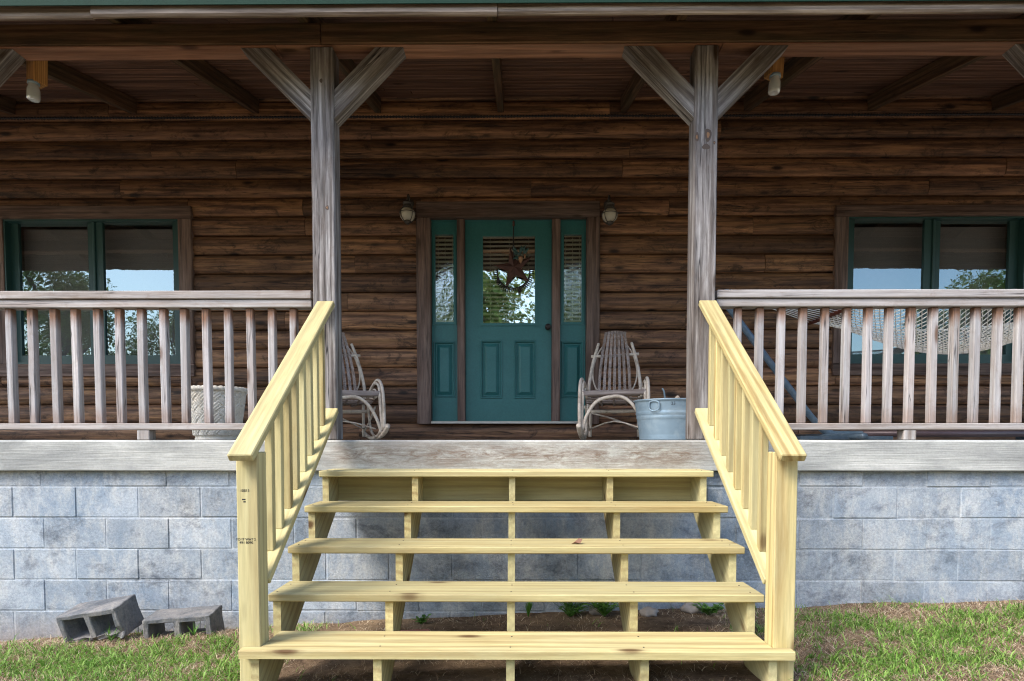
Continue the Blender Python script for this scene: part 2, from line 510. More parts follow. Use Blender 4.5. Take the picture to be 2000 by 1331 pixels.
def concrete_block_mat(name, base, blue, cream, stain, grit=.5, per=.18):
    m, nt, out = new_mat(name)
    geo = nd(nt, 'NewGeometry').outputs['Position']
    rnd = nd(nt, 'ObjectInfo').outputs['Random']
    rb = math_(nt, 'FRACT', math_(nt, 'MULTIPLY', rnd, 31.7))
    big = noise_(nt, geo, 1.3, 9, .72, .3)
    mid = noise_(nt, vmath(nt, 'MULTIPLY', geo, (6, 6, 2.6)), 1, 9, .8, .15)
    fine = noise_(nt, geo, 62, 5, .85)
    pit = nd(nt, 'TexVoronoi', {'Vector': geo, 'Scale': 110.0}).outputs['Distance']
    col = mix(nt, ramp(nt, big, [(.36, g(0)), (.64, g(1))]), (*blue, 1), (*base, 1))
    col = mix(nt, math_(nt, 'MULTIPLY', ramp(nt, mid, [(.46, g(0)), (.66, g(1))]), .65), col, (*cream, 1))
    mid2 = noise_(nt, vmath(nt, 'MULTIPLY', geo, (3.1, 3.1, 4.5)), 1, 9, .82, .3)
    col = mix(nt, math_(nt, 'MULTIPLY', ramp(nt, mid2, [(.50, g(0)), (.66, g(1))]), .75), col, (*stain, 1))
    fs_ = ramp(nt, fine, [(.28, g(0)), (.72, g(1))])
    v = math_(nt, 'ADD', math_(nt, 'MULTIPLY_ADD', fs_, grit, 1 - grit / 2), math_(nt, 'MULTIPLY_ADD', rb, per, -per / 2))
    col = mix(nt, 1.0, col, nd(nt, 'CombineColor', {0: v, 1: v, 2: v}).outputs[0], 'MULTIPLY')
    h = math_(nt, 'ADD', fine, math_(nt, 'MULTIPLY', ramp(nt, pit, [(.0, g(0)), (.35, g(1))]), .6))
    sep = nd(nt, 'SeparateXYZ', {0: geo})
    zz = math_(nt, 'ADD', sep.outputs[2], math_(nt, 'MULTIPLY', mid2, .22))
    splash = ramp(nt, math_(nt, 'MULTIPLY_ADD', zz, 1.0, 1.35), [(.05, g(.65)), (.30, g(0))])
    col = mix(nt, splash, col, (.25, .19, .15, 1))           # soil splashed up from the ground
    principled(nt, out, col, .92, h, .7, .005, spec=.15)
    return m
M_BLOCK = concrete_block_mat('blue_grey_block', (.37, .40, .43), (.185, .24, .305), (.53, .515, .48), (.075, .088, .11), .65, .28)
M_MORTAR = concrete_block_mat('mortar', (.42, .44, .46), (.26, .32, .39), (.55, .53, .50), (.10, .11, .13))
M_CINDER = concrete_block_mat('loose_cinder_block', (.19, .185, .18), (.10, .11, .125), (.33, .30, .27), (.06, .065, .075), .6)

# board-formed concrete of the porch edge: horizontal plank marks, brown wear where people step
m, nt, out = new_mat('board_formed_concrete')
geo = nd(nt, 'NewGeometry').outputs['Position']
sx = nd(nt, 'SeparateXYZ', {0: geo})
n_h = noise_(nt, vmath(nt, 'MULTIPLY', geo, (2.5, 4, 75)), 1, 4, .6, .2)
n_b = noise_(nt, vmath(nt, 'MULTIPLY', geo, (1.6, 2, 4)), 1, 5, .65, .5)
n_f = noise_(nt, geo, 65, 5, .85)
col = mix(nt, ramp(nt, n_b, [(.35, g(0)), (.65, g(1))]), (.25, .255, .245, 1), (.46, .46, .43, 1))
v = math_(nt, 'ADD', math_(nt, 'MULTIPLY_ADD', n_f, .7, .65), math_(nt, 'MULTIPLY_ADD', n_h, .35, -.17))
col = mix(nt, 1.0, col, nd(nt, 'CombineColor', {0: v, 1: v, 2: v}).outputs[0], 'MULTIPLY')
gate = ramp(nt, math_(nt, 'ABSOLUTE', sx.outputs[0]), [(.0, g(1)), (.58, g(1)), (.66, g(0))])
gx = ramp(nt, math_(nt, 'MULTIPLY', math_(nt, 'ABSOLUTE', sx.outputs[0]), .5), [(.57, g(1)), (.66, g(0))])
n_s = noise_(nt, vmath(nt, 'MULTIPLY', geo, (7, 6, 26)), 1, 9, .82, .6)
lowband = ramp(nt, math_(nt, 'ABSOLUTE', math_(nt, 'ADD', sx.outputs[2], .10)), [(.0, g(1)), (.05, g(.7)), (.1, g(.15))])
st = math_(nt, 'MULTIPLY', math_(nt, 'MULTIPLY', ramp(nt, n_s, [(.40, g(0)), (.58, g(1))]), lowband), gx)
col = mix(nt, math_(nt, 'MULTIPLY', st, .9), col, (.135, .085, .058, 1))
n_d = noise_(nt, vmath(nt, 'MULTIPLY', geo, (.9, 1, 12)), 1, 6, .7)
col = mix(nt, math_(nt, 'MULTIPLY', math_(nt, 'MULTIPLY', ramp(nt, n_d, [(.45, g(0)), (.7, g(1))]), gx), .6), col, (.24, .21, .185, 1))
hh = math_(nt, 'ADD', math_(nt, 'MULTIPLY', n_h, 1.0), math_(nt, 'MULTIPLY', n_s, math_(nt, 'MULTIPLY', gx, .9)))
principled(nt, out, col, .9, hh, .5, .008, spec=.15)
M_SLAB = m

# ground: red-brown dirt, straw and some green
m, nt, out = new_mat('dirt_and_straw')
geo = nd(nt, 'NewGeometry').outputs['Position']
n1 = noise_(nt, geo, 1.6, 5, .65, .5)
n2 = noise_(nt, geo, 14, 6, .7)
n3 = noise_(nt, geo, 90, 4, .75)
col = mix(nt, ramp(nt, n2, [(.3, g(0)), (.7, g(1))]), (.080, .052, .034, 1), (.25, .175, .115, 1))
col = mix(nt, ramp(nt, n1, [(.45, g(0)), (.65, g(.55))]), col, (.30, .215, .13, 1))
v = math_(nt, 'MULTIPLY_ADD', n3, 1.0, .5)
col = mix(nt, 1.0, col, nd(nt, 'CombineColor', {0: v, 1: v, 2: v}).outputs[0], 'MULTIPLY')
far = ramp(nt, math_(nt, 'MULTIPLY', nd(nt, 'SeparateXYZ', {0: geo}).outputs[1], -1), [(.0, g(0)), (.4, g(1))])
col = mix(nt, far, col, (.22, .165, .095, 1))
principled(nt, out, col, .95, math_(nt, 'ADD', n2, n3), .8, .02, spec=.1)
M_DIRT = m

def grass_mat(name, a, b, c):
    m, nt, out = new_mat(name)
    ri = nd(nt, 'NewGeometry').outputs['Random Per Island']
    col = ramp(nt, ri, [(0, a), (.5, b), (1, c)])
    b_ = principled(nt, out, col, .55, None, spec=.3)
    tr = nd(nt, 'BsdfTranslucent', {'Color': col})
    mx = nd(nt, 'MixShader', {0: .3, 1: b_.outputs[0], 2: tr.outputs[0]})
    nt.links.new(mx.outputs[0], out.inputs[0])
    return m
M_GRASS = grass_mat('green_grass', (.07, .16, .02), (.15, .29, .04), (.30, .44, .11))
M_STRAW = grass_mat('dry_straw', (.24, .15, .09), (.42, .31, .20), (.62, .52, .38))
M_WEED = grass_mat('weed_leaf', (.05, .13, .02), (.09, .22, .03), (.16, .32, .06))
M_CROWN = grass_mat('tree_leaf', (.07, .13, .02), (.13, .21, .035), (.22, .30, .07))

# ================================================================== SETTING
WALL_Y, SLAB_Y, BLOCK_Y = 6.10, 3.97, 4.02
HALF = 8.2
RH = 10.5                                                      # half length of the porch roof
#                                                    # half length of the house that is built

def ground_z(x, y):
    b = -1.17 + (.057 * x if x < 0 else .027 * x)
    t = min(max((4.0 - y) / .35, 0), 1)
    b += (.055 if x < -1.2 else .02) * t * t * (3 - 2 * t)
    if y < 2: b -= .02 * (2 - y) if y > -30 else .64
    b += .018 * noise.noise(Vector((x * 2.3, y * 2.3, 0))) + .010 * noise.noise(Vector((x * 7, y * 7, 3)))
    return b

# ground: fine near the house, coarse far away, one sheet
xs = [-400, -120, -40, -15] + [-8 + .5 * i for i in range(7)] + [-4.4 + .08 * i for i in range(111)] + [4.9 + .5 * i for i in range(7)] + [15, 40, 120, 400]
ys = [-400, -120, -60, -25, -12, -6, -3, -1] + [0 + .4 * i for i in range(6)] + [2.3 + .06 * i for i in range(32)] + [6, 15, 60, 400]
V = [(x, y, ground_z(max(min(x, 6), -6), y)) for y in ys for x in xs]
nx = len(xs)
F = [(j * nx + i, j * nx + i + 1, (j + 1) * nx + i + 1, (j + 1) * nx + i) for j in range(len(ys) - 1) for i in range(nx - 1)]
tag(link('ground', mk('ground', V, F, True), M_DIRT), kind='structure', label='red-brown dirt ground with straw and grass before the porch')

# porch slab
V = []
nseg = 90
prof = [(SLAB_Y + 2.25, -.205), (SLAB_Y + .004, -.205), (SLAB_Y, -.198), (SLAB_Y, -.15), (SLAB_Y, -.10), (SLAB_Y, -.05), (SLAB_Y, -.012), (SLAB_Y + .012, 0), (SLAB_Y + 2.25, 0)]
for i in range(nseg + 1):
    x = -HALF + 2 * HALF * i / nseg
    for (y, z) in prof:
        w = .006 * noise.noise(Vector((x * 3, z * 9, 1))) if y < SLAB_Y + .5 else 0
        V.append((x, y + w, z + w * .5))
n = len(prof)
F = [(i * n + k, (i + 1) * n + k, (i + 1) * n + k + 1, i * n + k + 1) for i in range(nseg) for k in range(n - 1)]
tag(link('porch_floor', mk('porch_floor', V, F), M_SLAB), kind='structure', label='thick board-formed concrete porch slab')

# dark room behind the wall openings
V = [(x, y, z) for x in (-HALF, HALF) for y in (6.34, 9.5) for z in (-.1, 3.4)]
F = [(2, 3, 7, 6), (0, 1, 3, 2), (4, 6, 7, 5), (0, 2, 6, 4), (1, 5, 7, 3)]
tag(link('interior_room', mk('interior_room', V, F), M_ROOM), kind='structure', label='unlit room behind the windows and door')

# ------------------------------------------------------------------ foundation wall of concrete blocks
fw = thing('foundation_wall', 'blue-grey concrete block foundation wall under the porch slab', 'wall', (0, BLOCK_Y, -1.2))
box('mortar_bed', fw, -HALF, HALF, BLOCK_Y + .0035, BLOCK_Y + .18, -1.75, -.207, M_MORTAR)
CH = P(1000, 1014, BLOCK_Y).z - P(1000, 1075, BLOCK_Y).z      # course height
CL = .425
ztop = P(1000, 951, BLOCK_Y).z
bw, bh = CL - .009, CH - .009
courses = [(ztop + .0045, -.209)] + [(ztop - CH * (k + 1) + .0045, ztop - CH * k - .0045) for k in range(6)]
jx = [P(80, 935, BLOCK_Y).x, P(148, 985, BLOCK_Y).x, P(86, 1045, BLOCK_Y).x, P(150, 1105, BLOCK_Y).x, P(88, 1165, BLOCK_Y).x, P(150, 1220, BLOCK_Y).x, 0]
for ci, (z0, z1) in enumerate(courses):
    x = jx[ci] - CL * 13
    while x < HALF - .2:
        if x > -HALF:
            box('concrete_block', fw, x + .0035 + rng.uniform(-.002, .002), x + CL - .0035 + rng.uniform(-.002, .002), BLOCK_Y + rng.uniform(-.004, .0025), BLOCK_Y + .10, z0 + rng.uniform(-.002, .003), z1 - rng.uniform(-.002, .003), M_BLOCK, 'x', rng.choice((.002, .003, .005)))
        x += CL

# ------------------------------------------------------------------ log wall
lw = thing('log_wall', 'dark brown stained log wall of the cabin behind the porch', 'wall', (0, WALL_Y, 0))
door_o = rect(815, 1170, 396, 829, WALL_Y)
winL = rect(-12, 379, 405, 736, WALL_Y)
winR = rect(1627, 2024, 403, 734, WALL_Y)
inset = .045
openings = [(door_o[0] + inset, door_o[1] - inset, door_o[2] + .01, door_o[3] - inset),
            (winL[0] + inset, winL[1] - inset, winL[2] + inset, winL[3] - inset),
            (winR[0] + inset, winR[1] - inset, winR[2] + inset, winR[3] - inset)]
ZB = P(1000, 827, WALL_Y).z
LH = (P(1000, 421, WALL_Y).z - ZB) / 11
def log_mesh(L, h, seed):
    """D-shaped log, length along local X, face towards local -Y"""
    prof = [(.030, -.5), (.010, -.5), (-.012, -.47), (-.026, -.38), (-.038, -.2), (-.042, .02), (-.036, .24), (-.021, .41), (-.006, .475), (.010, .5), (.030, .5)]
    ns = max(2, int(L / .25))
    V, F = [], []
    for i in range(ns + 1):
        x = -L / 2 + L * i / ns
        for (y, z) in prof:
            w = .005 * noise.noise(Vector((x * 1.3, seed * 3.1, z * 2)))
            V.append((x, y + w, z * h))
    n = len(prof)
    for i in range(ns):
        for k in range(n - 1):
            F.append((i * n + k, i * n + k + 1, (i + 1) * n + k + 1, (i + 1) * n + k)[::-1])
    F.append(tuple(range(n))); F.append(tuple(ns * n + k for k in range(n))[::-1])
    return mk('log', V, F, False)
for ci in range(-1, 18):
    z0, z1 = ZB + LH * ci, ZB + LH * (ci + 1)
    zc = (z0 + z1) / 2
    if z0 > 3.55: break
    spans = [(-HALF, HALF)]
    fill = []
    for (a, b, c, d) in openings:
        if z1 > c + .004 and z0 < d - .004:
            if z0 < c - .02: fill.append((a, b, z0, c))
            if z1 > d + .02: fill.append((a, b, d, z1))
            ns = []
            for (s, e) in spans:
                if s < a: ns.append((s, min(e, a)))
                if e > b: ns.append((max(s, b), e))
            spans = [q for q in ns if q[1] - q[0] > .02]
    for (a, b, f0, f1) in fill:                                # log notched above or below an opening
        link('log', log_mesh(b - a - .004, f1 - f0 - .003, rng.random() * 50), M_LOG, lw, Matrix.Translation(((a + b) / 2, WALL_Y + .034, (f0 + f1) / 2)))
    for (s, e) in spans:
        cuts = [s]
        if e - s > 2.2:
            t = s + rng.uniform(.6, 2.6)
            while t < e - .5:
                cuts.append(t); t += rng.uniform(3.2, 5.0)
        cuts.append(e)
        for a, b in zip(cuts[:-1], cuts[1:]):
            L = b - a - .004
            o = link('log', log_mesh(L, LH - .003, rng.random() * 50), M_LOG, lw,
                     Matrix.Translation(((a + b) / 2, WALL_Y + .033 + rng.uniform(-.004, .004), zc)))
box('sheathing', lw, -HALF, winL[0] + inset + .005, WALL_Y + .064, WALL_Y + .2, -.02, 3.6, M_ROOM)
for a, b in ((winL[1] - inset - .005, door_o[0] + inset + .005), (door_o[1] - inset - .005, winR[0] + inset + .005), (winR[1] - inset - .005, HALF)):
    box('sheathing', lw, a, b, WALL_Y + .064, WALL_Y + .2, -.02, 3.6, M_ROOM)
for (o_, zlo) in ((winL, 1), (winR, 1), (door_o, 0)):
    box('sheathing', lw, o_[0] + inset + .006, o_[1] - inset - .006, WALL_Y + .066, WALL_Y + .198, o_[3] - inset - .005, 3.6, M_ROOM)
    if zlo: box('sheathing', lw, o_[0] + inset + .006, o_[1] - inset - .006, WALL_Y + .066, WALL_Y + .198, -.02, o_[2] + inset + .005, M_ROOM)

# ------------------------------------------------------------------ windows
def window(label, out_px, frame_px, glass_px, mull, trim_l=True):
    o = rect(*out_px, WALL_Y)
    fr = rect(*frame_px, WALL_Y)
    w = thing('slider_window', label, 'window', ((o[0] + o[1]) / 2, WALL_Y, o[2]), 'green framed windows in the log wall')
    yt = WALL_Y - .035
    # trim boards: head and sill run through, sides butt in between
    box('trim_board', w, o[0], o[1], yt, WALL_Y + .03, fr[3], o[3], M_TRIM, 'x')
    box('trim_board', w, o[0] + .002, o[1] - .002, yt + .004, WALL_Y + .03, o[2], fr[2], M_TRIM, 'x')
    box('trim_board', w, o[0] + .001, fr[0], yt + .002, WALL_Y + .03, fr[2] + .001, fr[3] - .001, M_TRIM, 'z')
    box('trim_board', w, fr[1], o[1] - .001, yt + .002, WALL_Y + .03, fr[2] + .001, fr[3] - .001, M_TRIM, 'z')
    e = .016
    frame('frame', w, (fr[0] + .001, fr[1] - .001, fr[2] + .001, fr[3] - .001), (fr[0] + e, fr[1] - e, fr[2] + e, fr[3] - e), yt + .012, WALL_Y + .14, M_GREENFRAME)
    for k, gp in enumerate(glass_px):
        gr = rect(*gp, WALL_Y + .05)
        mx = rect(mull[0], mull[1], 500, 600, WALL_Y + .05)
        mid = (mx[0] + mx[1]) / 2
        outer = (fr[0] + e + .001, mid - .012, fr[2] + e + .001, fr[3] - e - .001) if k == 0 else (mid + .012, fr[1] - e - .001, fr[2] + e + .001, fr[3] - e - .001)
        y = WALL_Y + (.045 if k == mull[2] else .02)
        s = frame('sash', w, outer, gr, y, y + .035, M_GREENFRAME)
        quadpane('pane', s, (gr[0] - .004, gr[1] + .004, gr[2] - .004, gr[3] + .004), y + .018, .004, M_GLASS)
    box('mullion', w, mid - .011, mid + .011, WALL_Y + .0, WALL_Y + .12, fr[2] + e + .001, fr[3] - e - .001, M_GREENFRAME, 'z')
    # lowered slatted blind inside
    V, F = [], []
    z = fr[3] - .03
    while z > fr[2] + .02:
        i = len(V)
        a, b = fr[0] + .03, fr[1] - .03
        V += [(a, WALL_Y + .19, z), (b, WALL_Y + .19, z), (b, WALL_Y + .202, z - .021), (a, WALL_Y + .202, z - .021)]
        F.append((i, i + 1, i + 2, i + 3)); z -= .022
    tag(link('blind', mk('blind', V, F), M_BLINDDARK, w), kind='stuff')
    return w
window('green slider window left of the door, behind the planter end of the railing', (-12, 379, 405, 736), (14, 353, 430, 712), ((40, 175, 437, 695), (207, 343, 437, 695)), (178, 204, 0))
window('green slider window right of the door, behind the rope hammock', (1627, 2024, 403, 734), (1652, 1997, 425, 711), ((1663, 1799, 432, 693), (1833, 1968, 432, 693)), (1803, 1829, 1))

# ------------------------------------------------------------------ entry door
de = thing('front_door', 'teal front door with sidelights in dark wood trim', 'door', ((door_o[0] + door_o[1]) / 2, WALL_Y, door_o[2]))
DY = WALL_Y + .045
r_ = rect(842, 1145, 428, 823, WALL_Y)
yt = WALL_Y - .045
box('trim_board', de, door_o[0], r_[0], yt, WALL_Y + .06, door_o[2], r_[3] + .002, M_TRIM, 'z')
box('trim_board', de, r_[1], door_o[1], yt, WALL_Y + .06, door_o[2], r_[3] + .002, M_TRIM, 'z')
box('trim_board', de, door_o[0] + .002, door_o[1] - .002, yt + .006, WALL_Y + .06, r_[3] + .004, door_o[3], M_TRIM, 'x')
mulL, mulR = rect(893, 908, 428, 823, WALL_Y), rect(1078, 1094, 428, 823, WALL_Y)
for mm in (mulL, mulR):
    box('mullion_board', de, mm[0], mm[1], WALL_Y - .01, WALL_Y + .10, r_[2], r_[3], M_TRIM, 'z')
box('threshold', de, r_[0] + .002, r_[1] - .002, WALL_Y - .06, WALL_Y + .1, door_o[2] + .004, r_[2] - .001, M_METALSILL, 'x', .003)
box('top_stop', de, r_[0] + .002, r_[1] - .002, DY - .018, WALL_Y + .1, r_[3] - .006, r_[3] + .002, M_TEAL, 'x', .002)

def panelled(leaf, pr, y):
    """embossed panel: moulding ring and raised field"""
    e = .018
    V = []
    x0, x1, z0, z1 = pr
    def ringv(d, yy): return [(x0 + d, yy, z0 + d), (x1 - d, yy, z0 + d), (x1 - d, yy, z1 - d), (x0 + d, yy, z1 - d)]
    rings = [ringv(0, y), ringv(.005, y - .012), ringv(.014, y - .012), ringv(.024, y + .014), ringv(.034, y + .014), ringv(.066, y - .010)]
    for q in rings: V += q
    F = []
    for k in range(len(rings) - 1):
        for c in range(4):
            d = (c + 1) % 4
            F.append((k * 4 + c, k * 4 + d, (k + 1) * 4 + d, (k + 1) * 4 + c))
    kk = (len(rings) - 1) * 4
    F.append((kk, kk + 1, kk + 2, kk + 3))
    link('panel', mk('panel', V, F), M_TEAL, leaf)

def door_leaf(name, lr, gr, panels, gmat, blind=True):
    ro = (lr[0] + .002, lr[1] - .002, lr[2], lr[3] - .007)
    # leaf ring with openings for glass and panels: horizontal bands and the stiles between
    xsb = sorted(p[0] for p in panels)
    pz0, pz1 = panels[0][2], panels[0][3]
    V, F = [], []
    def bx(a, b, c, d):
        i = len(V)
        for y in (DY, DY + .04):
            V.extend([(a, y, c), (b, y, c), (b, y, d), (a, y, d)])
        F.extend([(i, i + 1, i + 2, i + 3), (i + 7, i + 6, i + 5, i + 4), (i, i + 4, i + 5, i + 1), (i + 1, i + 5, i + 6, i + 2), (i + 2, i + 6, i + 7, i + 3), (i + 3, i + 7, i + 4, i)])
    # one welded grid so the leaf is a single sheet
    gx = sorted(set([ro[0], ro[1], gr[0], gr[1]] + [q for p in panels for q in p[:2]]))
    gz = sorted(set([ro[2], ro[3], gr[2], gr[3], pz0, pz1]))
    idx = {}
    for i, x in enumerate(gx):
        for k, z in enumerate(gz):
            idx[i, k] = len(V); V.append((x, DY, z))
    for i in range(len(gx) - 1):
        for k in range(len(gz) - 1):
            cx, cz = (gx[i] + gx[i + 1]) / 2, (gz[k] + gz[k + 1]) / 2
            if gr[0] < cx < gr[1] and gr[2] < cz < gr[3]: continue
            if any(p[0] < cx < p[1] and p[2] < cz < p[3] for p in panels): continue
            F.append((idx[i, k], idx[i + 1, k], idx[i + 1, k + 1], idx[i, k + 1]))
    b0 = len(V)                              # sides and back
    V += [(ro[0], DY + .04, ro[2]), (ro[1], DY + .04, ro[2]), (ro[1], DY + .04, ro[3]), (ro[0], DY + .04, ro[3])]
    c = [idx[0, 0], idx[len(gx) - 1, 0], idx[len(gx) - 1, len(gz) - 1], idx[0, len(gz) - 1]]
    for k in range(4):
        l = (k + 1) % 4
        F.append((c[k], b0 + k, b0 + l, c[l]))
    leaf = link(name, mk(name, V, F), M_TEAL, de)
    for p in panels: panelled(leaf, p, DY)
    e = .020
    frame('glass_moulding', leaf, (gr[0] - e, gr[1] + e, gr[2] - e, gr[3] + e), (gr[0] + .006, gr[1] - .006, gr[2] + .006, gr[3] - .006), DY - .012, DY + .03, M_TEAL)
    quadpane('pane', leaf, (gr[0], gr[1], gr[2], gr[3]), DY + .012, .004, gmat)
    V, F = [], []
    z = gr[3] + .01
    while z > gr[2] - .02:
        i = len(V)
        a, b = gr[0] - .005, gr[1] + .005
        V += [(a, DY + .05, z), (b, DY + .05, z), (b, DY + .068, z - .017), (a, DY + .068, z - .017)]
        F.append((i, i + 1, i + 2, i + 3)); z -= .043
    for t in (.14, .5, .87):
        x = gr[0] + (gr[1] - gr[0]) * t
        i = len(V)
        V += [(x, DY + .048, gr[2] - .01), (x + .005, DY + .048, gr[2] - .01), (x + .005, DY + .048, gr[3] + .01), (x, DY + .048, gr[3] + .01)]
        F.append((i, i + 1, i + 2, i + 3))
    if blind: tag(link('blind', mk('blind', V, F), M_BLIND, leaf), kind='stuff')
    return leaf

main = door_leaf('door_leaf', (mulL[1], mulR[0], r_[2], r_[3]), rect(942, 1046, 461, 633, DY), [rect(938, 981, 665, 779, DY), rect(1004, 1047, 665, 779, DY)], M_DOORGLASS)
door_leaf('sidelight', (r_[0], mulL[0], r_[2], r_[3]), rect(849, 887, 458, 631, DY), [rect(847, 889, 667, 778, DY)], M_PATTERNGLASS)
door_leaf('sidelight', (mulR[1], r_[1], r_[2], r_[3]), rect(1100, 1137, 458, 631, DY), [rect(1096, 1139, 667, 778, DY)], M_PATTERNGLASS)
# backing so that the thin leaf hides the room below the glass
kn = P(1070, 640, DY)
prof = [(.028, 0), (.028, .006), (.012, .012), (.012, .03), (.026, .040), (.030, .052), (.024, .064), (.006, .068)]
o = lathe('knob', main, prof, (0, 0, 0), M_IRON, 20)
o.matrix_basis = world_of(main).inverted() @ Matrix.Translation(kn) @ Matrix.Rotation(R(90), 4, 'X')

# ------------------------------------------------------------------ porch roof
SLOPE = .26
BEAM_Y0, BEAM_Y1 = 3.985, 4.13
zbb = P(1000, 84, BEAM_Y0).z                                   # beam underside
zbt = P(1000, 41, BEAM_Y0).z                                   # beam top / rafter underside
def raf(y): return zbt + SLOPE * (y - BEAM_Y0)                 # rafter underside
FY = 3.55
zf0 = P(1000, 29, FY).z
roof = thing('porch_roof', 'brown boarded porch roof with rafters and green metal edge', 'roof', (0, BEAM_Y0, zbt))
for k in range(-8, 9):
    x = -.16 + 1.22 * k
    y0, y1 = FY + .02, WALL_Y + .02
    z0, z1 = raf(y0) + .07, raf(y1) + .07
    board('rafter', roof, (x, y0, z0), (x, y1, z1), .062, .14, M_BEAM, (0, 0, 1))
k = 0
y = FY + .03
cs = math.cos(math.atan(SLOPE))
while y < WALL_Y + .1:
    yc, wdt = y + .043, .083
    zc = raf(yc) + .145 + .012
    cuts = [-RH, rng.uniform(-3.5, -1), rng.uniform(.3, 2.5), RH]
    for a, b in zip(cuts[:-1], cuts[1:]):
        board('ceiling_board', roof, (a + .002, yc, zc), (b - .002, yc, zc), wdt / cs, .02, M_CEIL, (0, -SLOPE, 1), .004)
    y += .089
# fascia: two boards with a rounded lower edge, green drip edge and sheet above
def fascia(x0, x1, y, zb):
    prof = [(0.028, .335), (0.0, .335), (0.0, .06), (-.006, .028), (-.004, .010), (.006, 0), (.022, .001), (.028, .012)]
    n = len(prof)
    V, F = [], []
    ns = int((x1 - x0) / .3)
    L = x1 - x0
    for i in range(ns + 1):
        x = -L / 2 + L * i / ns
        for (yy, zz) in prof:
            V.append((x, yy + .003 * noise.noise(Vector((x * 2, 0, 5))), zz + .004 * noise.noise(Vector((x * 1.1, 3, 5)))))
    for i in range(ns):
        for k in range(n):
            l = (k + 1) % n
            F.append((i * n + k, i * n + l, (i + 1) * n + l, (i + 1) * n + k))
    F.append(tuple(range(n))[::-1]); F.append(tuple(ns * n + k for k in range(n)))
    link('fascia_board', mk('fascia_board', V, F), M_FASCIA, roof, Matrix.Translation(((x0 + x1) / 2, y, zb)))
xj = P(178, 20, FY).x
xk = P(972, 20, FY).x
fascia(-RH, xj - .003, FY + .012, zf0 + .004)
fascia(xj + .003, xk - .002, FY - .008, zf0)
fascia(xk + .002, RH, FY - .004, zf0 + .003)
zg = P(1000, 7, FY - .03).z
box('drip_edge', roof, -RH, RH, FY - .034, FY - .028, zg, zg + .30, M_ROOF, 'x', .001)
board('metal_roof_sheet', roof, (0, FY - .03, raf(FY - .03) + .185), (0, WALL_Y + .3, raf(WALL_Y + .3) + .185), 2 * RH, .012, M_ROOF, (0, 0, 1), .002)
# front beam: two lengths meeting over the left post
beam = thing('porch_beam', 'long dark timber beam carried by the porch posts', 'beam', (0, BEAM_Y0, zbb))
xb = P(626, 60, BEAM_Y0).x
box('beam_length', beam, -RH, xb - .002, BEAM_Y0, BEAM_Y1, zbb, zbt - .003, M_BEAM, 'x', .006)
box('beam_length', beam, xb + .002, RH, BEAM_Y0 - .002, BEAM_Y1 + .002, zbb, zbt - .003, M_BEAM, 'x', .006)
box('bounce_tint_strip', beam, -RH, xb - .3, BEAM_Y0 + .004, BEAM_Y1 - .003, zbb - .011, zbb - .001, M_UNDER, 'x', .002)  # added strips, lighter and redder, so the beam underside looks lit from below
box('bounce_tint_strip', beam, xb - .296, xb + 2.6, BEAM_Y0 + .004, BEAM_Y1 - .003, zbb - .011, zbb - .001, M_UNDER, 'x', .002)
box('bounce_tint_strip', beam, xb + 2.604, RH, BEAM_Y0 + .004, BEAM_Y1 - .003, zbb - .011, zbb - .001, M_UNDER, 'x', .002)
# black rope light along the top of the wall
zr = P(1000, 227, WALL_Y - .05).z
V, F = [], []
pts = []
xx = -HALF + .05
while xx < HALF - .05:
    pts.append((xx, WALL_Y - .045 + .002 * math.sin(xx * 400), zr + .004 * noise.noise(Vector((xx * .8, 0, 0)))))
    xx += .012
V, F = tube_data([Vector(p) for p in pts], .011, 6)
V = [Vector((v.x, WALL_Y - .045 + (v.y - (WALL_Y - .045)) * (1 + .45 * math.sin(v.x * 210)), zr + (v.z - zr) * (1 + .45 * math.sin(v.x * 210)))) for v in V]
rl = link('rope_light', mk('rope_light', V, F, True), M_CABLE)
tag(rl, 'thin black beaded rope light along the top of the log wall', 'rope light')

# ------------------------------------------------------------------ porch posts with braces
def porch_post(xc, label, wl=.151, braces=(-1, 1)):
    t = thing('porch_post', label, 'post', (xc, BEAM_Y0 + .07, 0), 'timber posts along the porch edge')
    y0, y1 = BEAM_Y0 + .005, BEAM_Y0 + .14
    zbb_ = zbb - .012
    box('shaft', t, xc - wl / 2, xc + wl / 2, y0, y1, .002, zbb_ - .001, M_POST, 'z', .007)
    for s in braces:
        bwid = .13
        a = Vector((xc + s * (wl / 2 - .05), (y0 + y1) / 2, zbb - .50 + .02))
        b = Vector((xc + s * (wl / 2 + .46), (y0 + y1) / 2, zbb + .01))
        # brace with plumb and level cuts: polygon in x-z
        xi, xo = xc + s * (wl / 2 + .001), xc + s * (wl / 2 + .455)
        k = bwid * math.sqrt(2)
        ztop = zbb_ - .001
        poly = [(xo, ztop), (xo - s * k, ztop), (xi, ztop - (abs(xo - xi) - k)), (xi, ztop - abs(xo - xi))]
        cxp = sum(p[0] for p in poly) / 4; czp = sum(p[1] for p in poly) / 4
        ang = math.atan2(1, s)               # brace direction in x-z
        ca, sa = math.cos(ang), math.sin(ang)
        hd = .055
        V = []
        for yy in (-hd, hd):
            for (px_, pz_) in poly:
                dx, dz = px_ - cxp, pz_ - czp
                V.append((dx * ca + dz * sa, yy, -dx * sa + dz * ca))
        F = [(0, 1, 2, 3), (7, 6, 5, 4)] + [(i, 4 + i, 4 + (i + 1) % 4, (i + 1) % 4) for i in range(4)]
        me = mk('brace', V, F)
        M = Matrix(((ca, 0, -sa, cxp), (0, 1, 0, (y0 + y1) / 2), (sa, 0, ca, czp), (0, 0, 0, 1)))
        o = link('brace', me, M_POST, t, M)
        me.validate()
    return t
xl = (P(611, 590, BEAM_Y0).x + P(655, 590, BEAM_Y0).x) / 2
